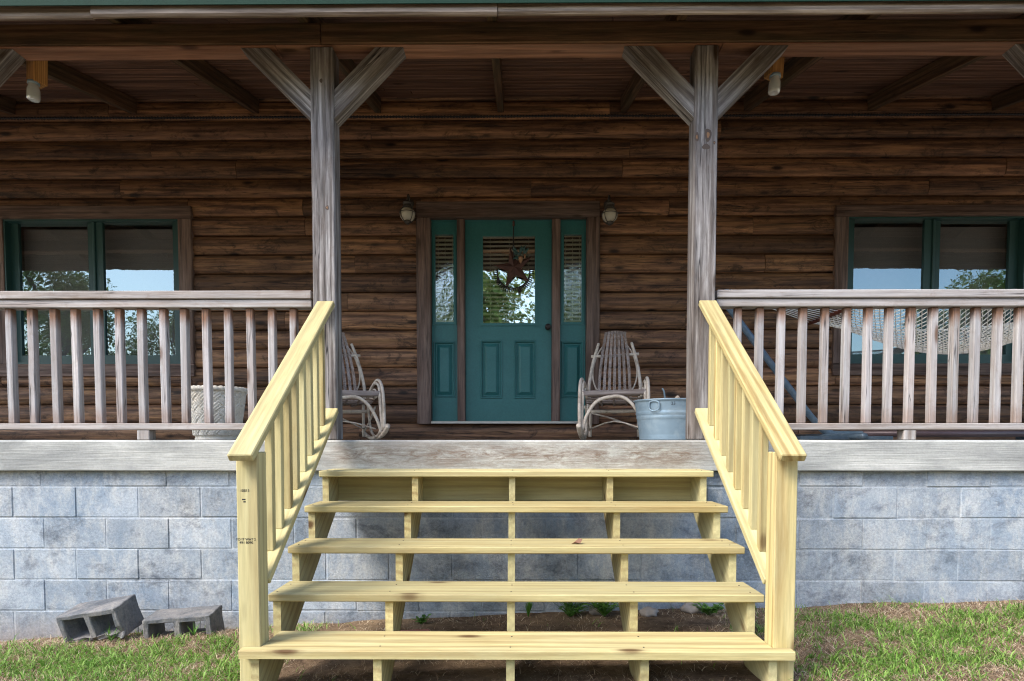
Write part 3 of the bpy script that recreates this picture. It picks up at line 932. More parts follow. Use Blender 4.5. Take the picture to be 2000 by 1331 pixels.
xr = (P(1353, 590, BEAM_Y0).x + P(1398, 590, BEAM_Y0).x) / 2
post_l = porch_post(xl, 'grey weathered porch post with two braces at the head of the left stair rail')
post_r = porch_post(xr, 'grey weathered porch post with large knots at the head of the right stair rail')
porch_post(P(-138, 100, BEAM_Y0).x, 'porch post at the far left whose brace tip shows at the frame edge')
porch_post(P(2150, 100, BEAM_Y0).x, 'porch post at the far right whose brace tip shows at the frame edge')

kn_dark, kn_warm = plain('dark_knot', (.085, .062, .05), .8, var=.5, scale=70), plain('orange_knot', (.24, .125, .06), .7, var=.5, scale=60)
def post_knot(post, px, py, w, h, warm):
    c = P(px, py, BEAM_Y0 + .0045)
    S = Matrix.Translation(c) @ Matrix.Rotation(R(90), 4, 'X') @ Matrix.Diagonal((w, h, 1, 1))
    def disc(r, d, m_, nm, par):
        V = [(r * (1 + .1 * math.sin(3 * a + px)) * math.cos(a), r * (1 + .1 * math.sin(3 * a + px)) * math.sin(a), 0) for a in np.linspace(0, 2 * math.pi, 19)[:-1]] + [(0, 0, d)]
        n_ = len(V) - 1
        link(nm, mk(nm, V, [(i, (i + 1) % n_, n_) for i in range(n_)], True), m_, par, S)
    disc(1.0, .0025, kn_dark, 'knot', post)
    if warm: disc(.62, .0048, kn_warm, 'knot', post)
for (px, py, w, h, wm) in ((1383, 264, .022, .042, 1), (1361, 268, .014, .030, 1), (1379, 287, .026, .018, 0), (1395, 279, .008, .012, 1)):
    post_knot(post_r, px, py, w, h, wm)
post_knot(post_l, 639, 406, .012, .016, 1)
post_knot(post_l, 627, 158, .010, .014, 0)

# ------------------------------------------------------------------ porch railings (old, weathered)
RY = 4.03
def railing(label, x0, x1, px_first, step, nb, sup_px):
    zt = P(1000, 567, RY).z
    t = thing('porch_railing', label, 'railing', ((x0 + x1) / 2, RY + .05, 0), 'weathered railings of the porch')
    z_cap0 = P(1000, 583, RY).z
    z_sub0 = P(1000, 600, RY + .01).z
    box('cap_rail', t, x0, x1, RY - .005, RY + .125, z_cap0, zt, M_RAIL, 'x', .005)
    box('top_rail', t, x0 + .002, x1 - .002, RY + .008, RY + .098, z_sub0, z_cap0 - .003, M_RAIL, 'x', .005)
    zb1, zb0 = P(1000, 827, RY).z, P(1000, 840, RY).z
    box('bottom_rail', t, x0 + .002, x1 - .002, RY + .008, RY + .095, zb0, zb1, M_RAIL, 'x', .005)
    for k in range(nb):
        c = P(px_first + step * k, 710, RY + .02).x + rng.uniform(-.004, .004)
        if not (x0 + .03 < c < x1 - .03): continue
        tw = rng.uniform(-.05, .05)
        o = board('baluster', t, (c + rng.uniform(-.004, .004), RY + .052, zb1 + .001), (c, RY + .052, z_sub0 - .001), .046, .046, M_BALUSTER, (tw, -1, 0), .004)
    for sp in sup_px:
        c = P(sp, 848, RY).x
        box('support_block', t, c - .042, c + .042, RY + .012, RY + .09, .001, zb0 - .001, M_RAIL, 'z', .004)
    return t
railing('weathered wooden railing left of the stairs, in front of the planter', P(-118, 570, RY).x, P(608, 570, RY).x, 17 - 42.7 * 3, 42.7, 19, (277,))
railing('weathered wooden railing right of the stairs, in front of the hammock', P(1400, 570, RY).x, P(2130, 570, RY).x, 1401, 42.4, 18, (1780,))

# ------------------------------------------------------------------ stairs (new pine)
st = thing('staircase', 'open-riser staircase of new yellow pine leading to the porch', 'stairs', (0, 3.2, -1.15))
TY = [2.65 + .26 * i for i in range(5)]
TZ = [-.945 + .1888 * i for i in range(5)]
XL, XR = -1.222, 1.213
NW = .1                                                        # newel width
NLX, NRX = -1.222, 1.216                                       # newel centres
NY0, NY1 = 2.705, 2.80
for i in range(5):
    if i == 0:
        # lowest tread, notched round the newels: front strip and body are one board
        x0, x1 = -1.250, 1.244
        za, zb_ = TZ[0] - .038, TZ[0]
        nl, nr = NLX + NW / 2 + .003, NRX - NW / 2 - .003
        poly = [(x0, TY[0]), (x1, TY[0]), (x1, NY0 - .003), (nr, NY0 - .003), (nr, TY[0] + .28), (nl, TY[0] + .28), (nl, NY0 - .003), (x0, NY0 - .003)]
        cx, cyy, cz = 0, TY[0] + .14, (za + zb_) / 2
        e = .004
        n = len(poly)
        V = [(x, y, za) for x, y in poly] + [(x, y + (e if y == TY[0] else 0), zb_) for x, y in poly] + [(x, y, zb_ - e) for x, y in poly]
        F = [tuple(range(n))[::-1], tuple(range(n, 2 * n))]
        for k in range(n):
            l = (k + 1) % n
            F += [(k, l, 2 * n + l, 2 * n + k), (2 * n + k, 2 * n + l, n + l, n + k)]
        V = [(x - cx, y - cyy, z - cz) for x, y, z in V]
        link('tread', mk('tread', V, F), M_PINE, st, Matrix.Translation((cx, cyy, cz)))
    else:
        box('tread', st, XL, XR, TY[i], TY[i] + (.28 if i < 4 else .312), TZ[i] - .038, TZ[i], M_PINE, 'x', .005)
def stringer(xc):
    t = .038
    up = [(TY[0] + .03, -1.30), (TY[0] + .03, TZ[0] - .0395)]
    for i in range(1, 5):
        up += [(TY[i] + .03, TZ[i - 1] - .0395), (TY[i] + .03, TZ[i] - .0395)]
    up += [(3.925, TZ[4] - .0395)]
    def low(y): return TZ[0] - .038 + .726 * (y - TY[1] - .03) - .155
    dn = [(3.925, low(3.925)), (TY[1] + .03 + (-1.30 - (TZ[0] - .038) + .155) / .726, -1.30)]
    poly = up + dn
    # local x along the slope so the grain follows the board
    ang = math.atan(.726)
    ca, sa = math.cos(ang), math.sin(ang)
    yc, zc = 3.3, -.75
    V = []
    for xx in (-t / 2, t / 2):
        for (y, z) in poly:
            dy, dz = y - yc, z - zc
            V.append((dy * ca + dz * sa, -xx, -dy * sa + dz * ca))
    n = len(poly)
    import bmesh
    bm = bmesh.new()
    vv = [bm.verts.new(v) for v in V]
    f0 = bm.faces.new(vv[:n]); f1 = bm.faces.new(vv[n:][::-1])
    for i in range(n):
        bm.faces.new((vv[i], vv[n + i], vv[n + (i + 1) % n], vv[(i + 1) % n]))
    bmesh.ops.recalc_face_normals(bm, faces=bm.faces)
    bmesh.ops.triangulate(bm, faces=[f for f in bm.faces if len(f.verts) > 4])
    me = bpy.data.meshes.new('stringer')
    bm.to_mesh(me); bm.free()
    M = Matrix(((0, -1, 0, xc), (ca, 0, -sa, yc), (sa, 0, ca, zc), (0, 0, 0, 1)))
    link('stringer', me, M_PINE, st, M)
for xc in (-1.19, -.632, -.028, .58, 1.158):
    stringer(xc)
screw_m = lathe('screw', None, [(.0045, 0), (.004, .0012), (.001, .0016)], (0, 0, 0), M_IRON, 8)
screw_me = screw_m.data
bpy.data.objects.remove(screw_m)
treads = [o for o in bpy.data.objects if o.parent == st and o.name.startswith('tread')]
for tr_ in treads:
    wt = world_of(tr_)
    i = min(range(5), key=lambda k: abs(TZ[k] - .019 - wt.translation.z))
    for xc in (-1.19, -.632, -.028, .58, 1.158):
        for dy in (.055, .20):
            if i == 0 and abs(xc) > 1.1: continue
            link('screw', screw_me, None, tr_, Matrix.Translation((xc + rng.uniform(-.008, .008), TY[i] + dy + rng.uniform(-.01, .01), TZ[i] + .0002)))
box('header_board', st, -1.21, 1.205, 3.93, 3.964, -.40, TZ[4] - .041, M_PINE, 'x')

def stair_rail(s, label, stamp):
    off = 0.0 if s < 0 else -.006
    t = thing('stair_railing', label, 'railing', (s * 1.22 + off, 2.75, -1.15), 'new pine railings of the stairs')
    nx_ = NLX if s < 0 else NRX
    hx0, hx1 = s * 1.216 + off, s * 1.252 + off
    def hz(y): return -.064 + .728 * (y - 2.62)                # top of handrail
    def lz(y): return -.552 + .752 * (y - 2.94)                # top of lower rail
    ca = math.cos(math.atan(.728))
    newel = box('newel_post', t, nx_ - NW / 2, nx_ + NW / 2, NY0, NY1, -1.32, hz(NY0) - .042 / ca, M_PINE, 'z', .005)
    nn = Vector((0, -.728, 1)).normalized()
    a, b = Vector((hx0, 2.62, hz(2.62))) - nn * .019, Vector((hx1, 3.96, hz(3.96))) - nn * .019
    h = board('handrail', t, a, b, .112, .038, M_PINE, (0, -.728, 1), .005)
    lx0, lx1 = s * 1.217 + off, s * 1.222 + off
    nn2 = Vector((0, -.752, 1)).normalized()
    a, b = Vector((lx0, NY1 + .004, lz(NY1 + .004))) - nn2 * .019, Vector((lx1, 3.955, lz(3.955))) - nn2 * .019
    board('lower_rail', t, a, b, .089, .038, M_PINE, (0, -.752, 1), .004)
    for k in range(8):
        y = 2.96 + .1215 * k
        x = s * (1.219 + .020 * (y - 2.9)) + off
        z0, z1 = lz(y) - .012, hz(y) - .040 / ca + .008
        o = board('baluster', t, (x + rng.uniform(-.003, .003), y, z0), (x, y, z1), .037, .037, M_PINE, (0, -1, 0), .003)
    if stamp:
        for (txt, px, py, sz) in (('10813', 478, 961, .017), ('■■ ▪', 476, 978, .010), ('■▪', 478, 984, .010), ('TO IT WAT 2', 480, 1056, .0155), ('491 8090', 481, 1062.5, .0165)):
            if '■' in txt or '▪' in txt: continue
            p = P(px, py, NY0 - .0006)
            text_obj('stamp', newel, txt, sz, Matrix.Translation(p) @ FACE_CAM, M_INK)
        for (px, py, w_) in ((476, 976, .016), (477.5, 980.5, .011)):
            p = P(px, py, NY0 - .0005)
            box('stamp', newel, p.x - w_ / 2, p.x + w_ / 2, NY0 - .0008, NY0 + .001, p.z - .003, p.z + .003, M_INK, 'x', .0003)
    return t
stair_rail(-1, 'new yellow pine stair railing on the left with ink-stamped newel', True)
stair_rail(1, 'new yellow pine stair railing on the right of the steps', False)

# ================================================================== OBJECTS
# ------------------------------------------------------------------ bent-twig rocking chairs
def rocking_chair(label, loc, rz, mirror):
    t = thing('rocking_chair', label, 'chair', loc, 'bent-twig rocking chairs by the door', rz)
    q = lambda pts: [(p[0], p[1], p[2]) for p in pts]
    board('front_seat_rail', t, (-.272, -.25, .405), (.272, -.25, .412), .03, .045, M_SLAT, (0, 0, 1), .005, True)
    for s in (-1, 1):
        tube('side_seat_rail', t, [(s * .235, -.25, .385), (s * .235, 0, .37), (s * .225, .2, .36)], .014, M_TWIG, 7, 4, True)
        tube('front_leg', t, [(s * .275, -.30, .085), (s * .272, -.275, .25), (s * .262, -.25, .43)], (.018, .014), M_TWIG, 8, 4, True)
        tube('rear_leg', t, [(s * .225, .20, .03), (s * .22, .19, .2), (s * .222, .20, .38)], (.015, .013), M_TWIG, 8, 4, True)
        tube('back_post', t, [(s * .225, .19, .34), (s * .238, .21, .48), (s * .215, .28, .68), (s * .185, .335, .82), (s * .155, .385, .93)], (.017, .014), M_TWIG, 8, 5, True)
        tube('back_hoop', t, [(s * .10, .385, .92), (s * .165, .345, .82), (s * .205, .28, .66), (s * .19, .23, .53), (s * .13, .19, .43), (s * .04, .175, .38)], .0075, M_TWIG, 6, 5, True)
        tube('arm', t, [(s * .285, -.33, .10), (s * .29, -.30, .30), (s * .29, -.25, .46), (s * .285, -.16, .535), (s * .275, -.05, .53), (s * .25, .13, .43)], (.016, .012), M_TWIG, 8, 5, True)
        tube('arm', t, [(s * .268, -.26, .36), (s * .268, -.22, .47), (s * .262, -.15, .51), (s * .255, -.06, .495), (s * .238, .10, .40)], (.013, .010), M_TWIG, 7, 5, True)
        tube('arm', t, [(s * .25, -.21, .39), (s * .25, -.17, .445), (s * .245, -.11, .455), (s * .24, -.05, .43), (s * .235, 0, .385)], .008, M_TWIG, 7, 5, True)
        tube('rocker', t, [(s * .285, -.45, .125), (s * .283, -.36, .072), (s * .28, -.20, .032), (s * .277, 0, .018), (s * .272, .2, .028), (s * .268, .42, .085)], (.022, .016), M_TWIG, 8, 5, True)
        tube('side_hoop', t, [(s * .268, -.30, .12), (s * .262, -.22, .05), (s * .258, -.10, .035), (s * .252, .02, .09), (s * .245, .07, .22), (s * .238, .09, .36)], .012, M_TWIG, 7, 5, True)
        tube('side_brace', t, [(s * .25, -.15, .30), (s * .24, .05, .16), (s * .23, .19, .09)], .009, M_TWIG, 6, 3, True)
    tube('front_arch', t, [(-.262, -.295, .09), (-.225, -.29, .22), (-.14, -.285, .335), (-.02, -.28, .372), (.08, -.28, .365), (.17, -.285, .29), (.235, -.29, .17), (.268, -.295, .06)], .0145, M_TWIG, 8, 5, True)
    tube('crossbar', t, [(-.225, .325, .80), (0, .335, .805), (.225, .325, .815)], .0135, M_ROPE if False else M_TWIG, 8, 3, True)
    tube('seat_crossbar', t, [(-.24, .17, .35), (0, .17, .345), (.24, .17, .35)], .014, M_TWIG, 8, 3, True)
    tube('under_bar', t, [(-.235, .1, .265), (0, .1, .262), (.235, .1, .268)], .017, M_TWIG, 8, 3, True)
    tube('under_stick', t, [(-.23, .18, .10), (0, .0, .17), (.24, -.2, .10)], .007, M_TWIG, 6, 3, True)
    tube('under_stick', t, [(.23, .18, .10), (.0, .02, .19), (-.2, -.1, .24)], .007, M_TWIG, 6, 3, True)
    for k in range(7):                        # seat slats
        y = -.215 + .06 * k
        dip = -.03 * math.sin(math.pi * k / 6)
        board('seat_slat', t, (-.245, y, .385 + dip - .006 * k), (.245, y, .385 + dip - .006 * k), .034, .011, M_SLAT, (0, .15, 1), .003, True)
    for k in range(3):
        x = -.11 + .11 * k
        tube('seat_rib', t, [(x, -.23, .37), (x, -.02, .325), (x, .17, .32)], .010, M_SLAT, 6, 4, True)
    for k in range(7):                        # curved back slats, fanned towards the seat
        u = (k - 3) / 3
        V, F = [], []
        ns = 8
        hgt = 1.06 - .012 * u * u
        for i in range(ns + 1):
            f_ = i / ns
            x = u * (.145 * (1 - f_) + .087 * f_) + .012 * u * math.sin(math.pi * f_)
            y = .15 + .30 * f_ ** 1.25 - .03 * math.sin(math.pi * f_)
            z = .365 + (hgt - .365) * f_
            wv = .0130 - .0005 * f_
            for (dx, dy) in ((-wv, -.005), (wv, -.005), (wv, .006), (-wv, .006)):
                V.append((z, -(x + dx), y + dy))     # local: length along X
        for i in range(ns):
            for c in range(4):
                d = (c + 1) % 4
                F.append((i * 4 + c, i * 4 + d, (i + 1) * 4 + d, (i + 1) * 4 + c))
        F += [(0, 3, 2, 1), (ns * 4, ns * 4 + 1, ns * 4 + 2, ns * 4 + 3)]
        M = Matrix(((0, -1, 0, 0), (0, 0, 1, 0), (1, 0, 0, 0), (0, 0, 0, 1)))
        link('back_slat', mk('back_slat', V, F), M_SLAT, t, M, True)
    tube('top_binding', t, [(-.105, .452, 1.035), (0, .46, 1.045), (.105, .452, 1.035)], .009, M_SLAT, 6, 3, True)
    return t
rocking_chair('weathered bent-twig rocking chair right of the door, beside the galvanised tub', (P(1200, 800, 5.42).x, 5.44, 0), R(-10), False)
rocking_chair('weathered bent-twig rocking chair left of the door, half hidden by the post', (P(670, 800, 5.42).x, 5.44, 0), R(27), True)

# ------------------------------------------------------------------ galvanised wash tub with things in it
tc_ = P(1309, 800, 4.95)
tub = thing('wash_tub', 'galvanised steel wash tub standing right of the right rocking chair', 'tub', (tc_.x, 4.98, 0))
TR, TB, TH = .280, .236, .312
def tr(z): return TB + (TR - TB) * z / TH
prof = [(.02, .012), (TB - .004, .012), (TB, 0), (TB + .004, .004)]
for i in range(1, 26):
    z = TH * i / 26
    bump_ = .0075 * (math.exp(-((z - .215) / .008) ** 2) + math.exp(-((z - .182) / .008) ** 2)) + .003 * math.exp(-((z - .02) / .01) ** 2)
    prof.append((tr(z) + bump_, z))
prof += [(TR, TH), (TR + .010, TH + .004), (TR + .011, TH + .012), (TR + .003, TH + .016), (TR - .005, TH + .010), (TR - .004, TH - .02), (TB, .03), (.02, .03)]
lathe('tub_body', tub, prof, (tc_.x, 4.98, 0), M_GALV, 56)
ha = R(-90 - 38)
hp = Vector((tc_.x + math.cos(ha) * (tr(.275) + .012), 4.98 + math.sin(ha) * (tr(.275) + .012), .285))
tg = Vector((-math.sin(ha), math.cos(ha), 0))
up = Vector((0, 0, 1))
tube('tub_handle', tub, [hp + tg * .040 + up * .012, hp + tg * .042 - up * .03, hp + tg * .02 - up * .052, hp - tg * .02 - up * .052, hp - tg * .042 - up * .03, hp - tg * .04 + up * .012, hp - tg * .015 + up * .022, hp + tg * .015 + up * .022, hp + tg * .040 + up * .012], .006, M_GALV, 7, 4)
na = R(-90 - 8)
npz = Vector((tc_.x + math.cos(na) * (tr(.285) + .0016), 4.98 + math.sin(na) * (tr(.285) + .0016), .276))
text_obj('stamp', tub, '23', .034, Matrix.Translation(npz) @ Matrix.Rotation(R(-8), 4, 'Z') @ FACE_CAM, M_INK)
sm = P(1297, 765, 4.95)
tag(tube('metal_rod', None, [P(1300, 790, 4.97), sm, P(1293, 759, 4.95)], .007, M_GALV, 6, 2), 'thin metal rod poking up out of the galvanised tub', 'rod')
tag(tube('stick', None, [P(1332, 790, 4.98), P(1322, 776, 4.93)], .018, M_TWIG, 8, 2), 'short pale stick end leaning out of the galvanised tub', 'stick')
V, F = [], []
for i in range(13):
    for k in range(9):
        a, b = -.16 + .30 * i / 12, -.16 + .3 * k / 8
        z = .31 + .035 * math.exp(-(a * a + b * b) / .012) + .02 * noise.noise(Vector((a * 14, b * 14, 2)))
        V.append((tc_.x - .02 + a, 4.98 + b, z))
for i in range(12):
    for k in range(8):
        F.append((i * 9 + k, (i + 1) * 9 + k, (i + 1) * 9 + k + 1, i * 9 + k + 1))
tag(link('rag', mk('rag', V, F, True), plain('grey_cloth', (.10, .10, .11), .9, var=.3)), 'dark crumpled cloth heaped inside the galvanised tub', 'cloth')

# ------------------------------------------------------------------ cream planter with basket weave
pc = P(421, 800, 4.85)
pot = thing('planter_pot', 'cream planter pot with woven relief and rope rim behind the left railing', 'pot', (pc.x, 4.87, 0))
PR, PB, PH = .215, .158, .40
def pr_(z): return PB + (PR - PB) * (z / PH) ** .9
def weave(a, z, rr):
    if z < .035 or z > PH - .012: return 0
    N = 7
    u = a / (2 * math.pi) * N * 2
    w = z / .088
    A, B = (u + w), (u - w)
    fa, fb_ = A - math.floor(A), B - math.floor(B)
    par = (math.floor(A) + math.floor(B)) % 2
    t = fa if par else fb_
    s_ = fb_ if par else fa
    # triple reed: ridge lines along the strip
    h = .0085 * (.35 + .65 * abs(math.cos(math.pi * 1.5 * (t - .5) * 2)))
    if t < .10 or t > .90: h = 0
    return h + .003 * math.sin(math.pi * s_)
prof = [(PB - .02, 0), (PB + .004, .0), (PB + .006, .012), (PB, .016), (PB, .03)]
prof += [(pr_(z), z) for z in np.linspace(.034, PH - .01, 74)]
prof += [(PR, PH), (PR - .02, PH), (PR - .03, PH - .1), (PR - .04, .2)]
lathe('pot_body', pot, prof, (pc.x, 4.87, 0), M_POT, 288, weave, True)
V, F = [], []
ns, sg, nt_ = 192, 10, 34
for i in range(ns):
    a = 2 * math.pi * i / ns
    for k in range(sg):
        b = 2 * math.pi * k / sg
        r0 = .021 * (1 + .16 * math.cos(nt_ * a + b * 1.0))
        rr = PR + .004 + r0 * math.cos(b)
        V.append((pc.x + rr * math.cos(a), 4.87 + rr * math.sin(a), PH + .004 + r0 * .95 * math.sin(b)))
for i in range(ns):
    j = (i + 1) % ns
    for k in range(sg):
        l = (k + 1) % sg
        F.append((i * sg + k, j * sg + k, j * sg + l, i * sg + l))
link('rope_rim', mk('rope_rim', V, F, True), M_POT, pot)

# ------------------------------------------------------------------ hammock and its stand
hx0, hx1, hyn, hyf, hz_ = 2.66, 4.52, 4.52, 5.50, 1.06
hm = thing('rope_hammock', 'white rope net hammock slung behind the right railing', 'hammock', ((hx0 + hx1) / 2, 5.0, .7))
def bed(u, v):
    x = hx0 + (hx1 - hx0) * u
    y = hyn + (hyf - hyn) * v
    s = 4 * u * (1 - u)
    nar = 1 - .10 * s
    y = 5.01 + (y - 5.01) * nar
    z = hz_ - .345 * s * (1 - .78 * (2 * v - 1) ** 2) + .006 * noise.noise(Vector((u * 20, v * 20, 1)))
    return Vector((x, y, z))
V, F = [], []
K, NU = 30, 44
for k in range(K + 1):
    pts = []
    for i in range(NU * 2 + 1):
        u = i / (NU * 2)
        zig = .48 * (1 if (i // 1) % 2 == 0 else -1) * (1 if k % 2 == 0 else -1)
        v = min(max((k + zig) / K, 0), 1)
        pts.append(bed(u, v))
    tube_data(pts, .0050, 4, V, F)
tag(link('net', mk('net', V, F), M_ROPE, hm), kind='stuff')
for v in (0, 1):
    tube('edge_rope', hm, [bed(i / 20, v) for i in range(21)], .007, M_ROPE, 6, 1)
ring0 = Vector((1.76, 5.0, 1.205))
ring1 = Vector((5.42, 5.0, 1.205))
for (xx, rg) in ((hx0, ring0), (hx1, ring1)):
    tube('spreader_bar', hm, [(xx, hyn - .06, hz_), (xx, hyf + .06, hz_)], .019, M_REDBAR, 10, 1)
    for k in range(17):
        v = k / 16
        tube('clew_rope', hm, [rg, (xx, hyn + (hyf - hyn) * v, hz_)], .0042, M_ROPE, 4, 1)
    tube('ring', hm, [rg + Vector((.0, .03 * math.cos(a), .03 * math.sin(a))) for a in np.linspace(0, 2 * math.pi, 13)], .005, M_STANDBLUE, 6, 1)
hs = thing('hammock_stand', 'blue-grey steel tube hammock stand behind the right railing', 'hammock stand', (3.5, 5.0, 0))
for s in (0, 1):
    fx = lambda x: x if s == 0 else 7.18 - x
    tube('upright_tube', hs, [(fx(1.66), 5.0, 1.20), (fx(1.72), 5.0, 1.125), (fx(2.42), 5.0, .215), (fx(2.56), 5.0, .075)], .027, M_STANDBLUE, 12, 3)
    tube('elbow_sleeve', hs, [(fx(2.50), 5.0, .125), (fx(2.60), 5.0, .052), (fx(2.75), 5.0, .045), (fx(2.86), 5.0, .045)], .032, M_STANDBLUE, 12, 4)
    tube('foot_bar', hs, [(fx(2.55), 4.42, .026), (fx(2.55), 5.58, .026)], .026, M_STANDBLUE, 12, 1)
    tube('hook', hs, [(fx(1.68), 5.0, 1.18), (fx(1.70), 5.0, 1.225), (fx(1.74), 5.0, 1.235), (fx(1.76), 5.0, 1.212)], .006, M_STANDBLUE, 6, 3)
tube('base_tube', hs, [(2.86, 5.0, .052), (4.33, 5.0, .052)], .028, M_STANDBROWN, 12, 1)
fb = P(1650, 851, 4.55)
tag(box('flat_bar', None, P(1562, 851, 4.6).x, P(1742, 851, 4.6).x, 4.58, 4.66, .002, .03, M_STANDBLUE), 'flat dark bar lying on the porch under the right railing', 'bar')

# ------------------------------------------------------------------ jar lights hanging from the beam
def jar_light(label, block_px, jar_px, D, rz, tilt, Lb, wb):
    a, b = P(*block_px[0], D), P(*block_px[1], D)
    t = thing('hanging_jar', label, 'jar light', (b.x, D, b.z), 'wood blocks with glass jars under the beam')
    M0 = Matrix.Translation((a + b) / 2) @ Matrix.Rotation(rz, 4, 'Z') @ Matrix.Rotation(tilt, 4, 'Y')
    L = (a - b).length
    o = link('wood_block', box_mesh(L, wb, Lb, .005, M_JARBLOCK), None, t, M0 @ Matrix.Rotation(R(-90), 4, 'Y'))
    prof = [(.018, 0), (.030, -.002), (.032, -.012), (.030, -.018), (.033, -.022), (.031, -.030), (.034, -.036), (.038, -.05), (.039, -.10), (.036, -.115), (.028, -.120), (.012, -.114), (.004, -.113)]
    c = M0 @ Vector((0, 0, -L / 2))
    rot = Matrix.Rotation(rz, 4, 'Z') @ Matrix.Rotation(tilt, 4, 'Y')
    jar = lathe('glass_jar', t, prof, (0, 0, 0), M_JAR, 24)
    jar.matrix_basis = world_of(t).inverted() @ (Matrix.Translation(c + Vector((0, -.03, 0))) @ rot)
    cp = lathe('lid', jar, [(.036, .004), (.036, -.014), (.031, -.016), (.03, .004)], (0, 0, 0), M_GALV, 24)
    cp.matrix_basis = Matrix.Identity(4)
jar_light('orange wood block with clear glass jar hanging under the beam at far left', ((74, 114), (71, 166)), None, 4.20, R(-28), R(4), .105, .085)
jar_light('orange wood block with clear glass jar hanging beside the right post brace', ((1516, 104), (1509, 154)), None, 4.20, R(24), R(5), .105, .075)

# ------------------------------------------------------------------ wall lanterns
def lantern(label, px, py):
    y = WALL_Y - .13
    c = P(px, py, y)
    t = thing('wall_lantern', label, 'lantern', (c.x, y, c.z), 'round globe lanterns either side of the door')
    lathe('globe', t, [(.020, -.066), (.048, -.056), (.068, -.034), (.076, -.004), (.071, .026), (.055, .048), (.038, .058)], c, M_GLOBE, 28)
    lathe('cap', t, [(.050, .058), (.052, .066), (.040, .085), (.036, .10), (.048, .104), (.046, .112), (.022, .128), (.010, .14), (.004, .142)], c, M_PEWTER, 28)
    lathe('base_cup', t, [(.004, -.098), (.014, -.095), (.030, -.082), (.036, -.066), (.030, -.062)], c, M_PEWTER, 24)
    for k in range(4):
        a = R(45 + 90 * k)
        d = Vector((math.cos(a), math.sin(a), 0))
        tube('guard_wire', t, [c + d * .04 + Vector((0, 0, .066)), c + d * .072 + Vector((0, 0, .035)), c + d * .081 + Vector((0, 0, -.005)), c + d * .068 + Vector((0, 0, -.045)), c + d * .032 + Vector((0, 0, -.078))], .0035, M_PEWTER, 5, 4)
    tube('guard_ring', t, [c + Vector((.079 * math.cos(a), .079 * math.sin(a), .012)) for a in np.linspace(0, 2 * math.pi, 29)], .0035, M_PEWTER, 5, 1)
    tube('arm', t, [c + Vector((0, 0, .138)), c + Vector((0, .01, .175)), c + Vector((0, .05, .21)), c + Vector((0, .10, .20)), c + Vector((0, .125, .15))], .008, M_PEWTER, 7, 5)
    lathe('back_plate', t, [(.045, 0), (.045, .012), (.02, .02)], (0, 0, 0), M_PEWTER, 20).matrix_basis = Matrix.Translation((0, .128, .15)) @ Matrix.Rotation(R(90), 4, 'X')
lantern('round glass globe lantern on the log wall left of the door', 796, 419)
lantern('round glass globe lantern on the log wall right of the door', 1191, 421)

# ------------------------------------------------------------------ star ornament on the door
sy = DY - .03
sc = P(1004, 523, sy)
so = thing('star_ornament', 'rusty tin star with a bead-edged hoop hanging on the door glass', 'ornament', sc)
Rs = .205
V, F = [(0, -.035, 0), (0, .004, 0)], []
rot0 = R(12)
for k in range(10):
    a = R(90) + rot0 + 2 * math.pi * k / 10
    rr = Rs * (1.02 if k % 2 == 0 else .36)
    V.append((rr * math.cos(a), 0, rr * math.sin(a)))
for k in range(10):
    l = 2 + (k + 1) % 10
    F.append((0, 2 + k, l)); F.append((1, l, 2 + k))
link('star', mk('star', V, F), M_RUST, so, Matrix.Translation(sc))
hc = P(1003, 531, sy + .008)
Rh = .165
arc = [hc + Vector((Rh * math.cos(a), 0, Rh * math.sin(a))) for a in np.linspace(R(172), R(368), 36)]
hoop = tube('hoop', so, arc, .007, M_IRON, 6, 1)
for k in range(31):
    a = R(176) + R(190) * k / 30
    d = Vector((math.cos(a), 0, math.sin(a)))
    tube('tooth', hoop, [hc + d * (Rh + .006), hc + d * (Rh + .042)], .0042, M_IRON, 5, 1)
for (px, py) in ((973, 547), (1015, 566)):
    c = P(px, py, sy)
    lathe('bell', so, [(.003, .03), (.008, .025), (.014, .008), (.018, -.014), (.012, -.022), (.005, -.03)], c, M_IRON, 12)
top = P(1003, 437, sy)
tube('hanger_wire', so, [top, P(1002.5, 460, sy - .003), P(1003, 486, sy - .01), sc + Vector((0, -.01, .05))], .006, M_IRON, 6, 3)
lathe('hanger_hook', so, [(.004, .03), (.012, .02), (.010, 0), (.013, -.02), (.004, -.03)], top, M_RUST, 10)
lf = P(1018, 497, sy - .03)
for k, (dx, dz, ang, sz) in enumerate(((-.05, .01, 2.4, .075), (-.035, -.03, 3.6, .07), (-.005, .03, 1.4, .07), (.035, .02, .7, .075), (-.02, 0, 2.9, .06), (.02, .045, 1.0, .06), (-.06, .035, 2.0, .06))):
    d = Vector((math.cos(ang), 0, math.sin(ang))); nrm = Vector((-d.z, 0, d.x))
    b = lf + Vector((dx, 0, dz))
    V = [b - d * sz * .3, b + nrm * sz * .3 + Vector((0, -.012, 0)), b + d * sz * .8 + Vector((0, -.02, 0)), b - nrm * sz * .3 + Vector((0, -.012, 0)), b + d * sz * .2 + Vector((0, -.022, 0))]
    link('leaf', mk('leaf', V, [(0, 1, 4), (1, 2, 4), (2, 3, 4), (3, 0, 4)]), M_GREENFRAME, so)
tan = plain('tan_wood', (.28, .15, .075), .6)
lathe('acorn', so, [(.003, -.045), (.012, -.035), (.022, -.01), (.024, .012), (.02, .022)], P(1017, 506, sy - .04), tan, 14)
lathe('acorn', so, [(.002, -.03), (.008, -.02), (.012, 0), (.010, .016)], P(1025, 500, sy - .04), tan, 12)

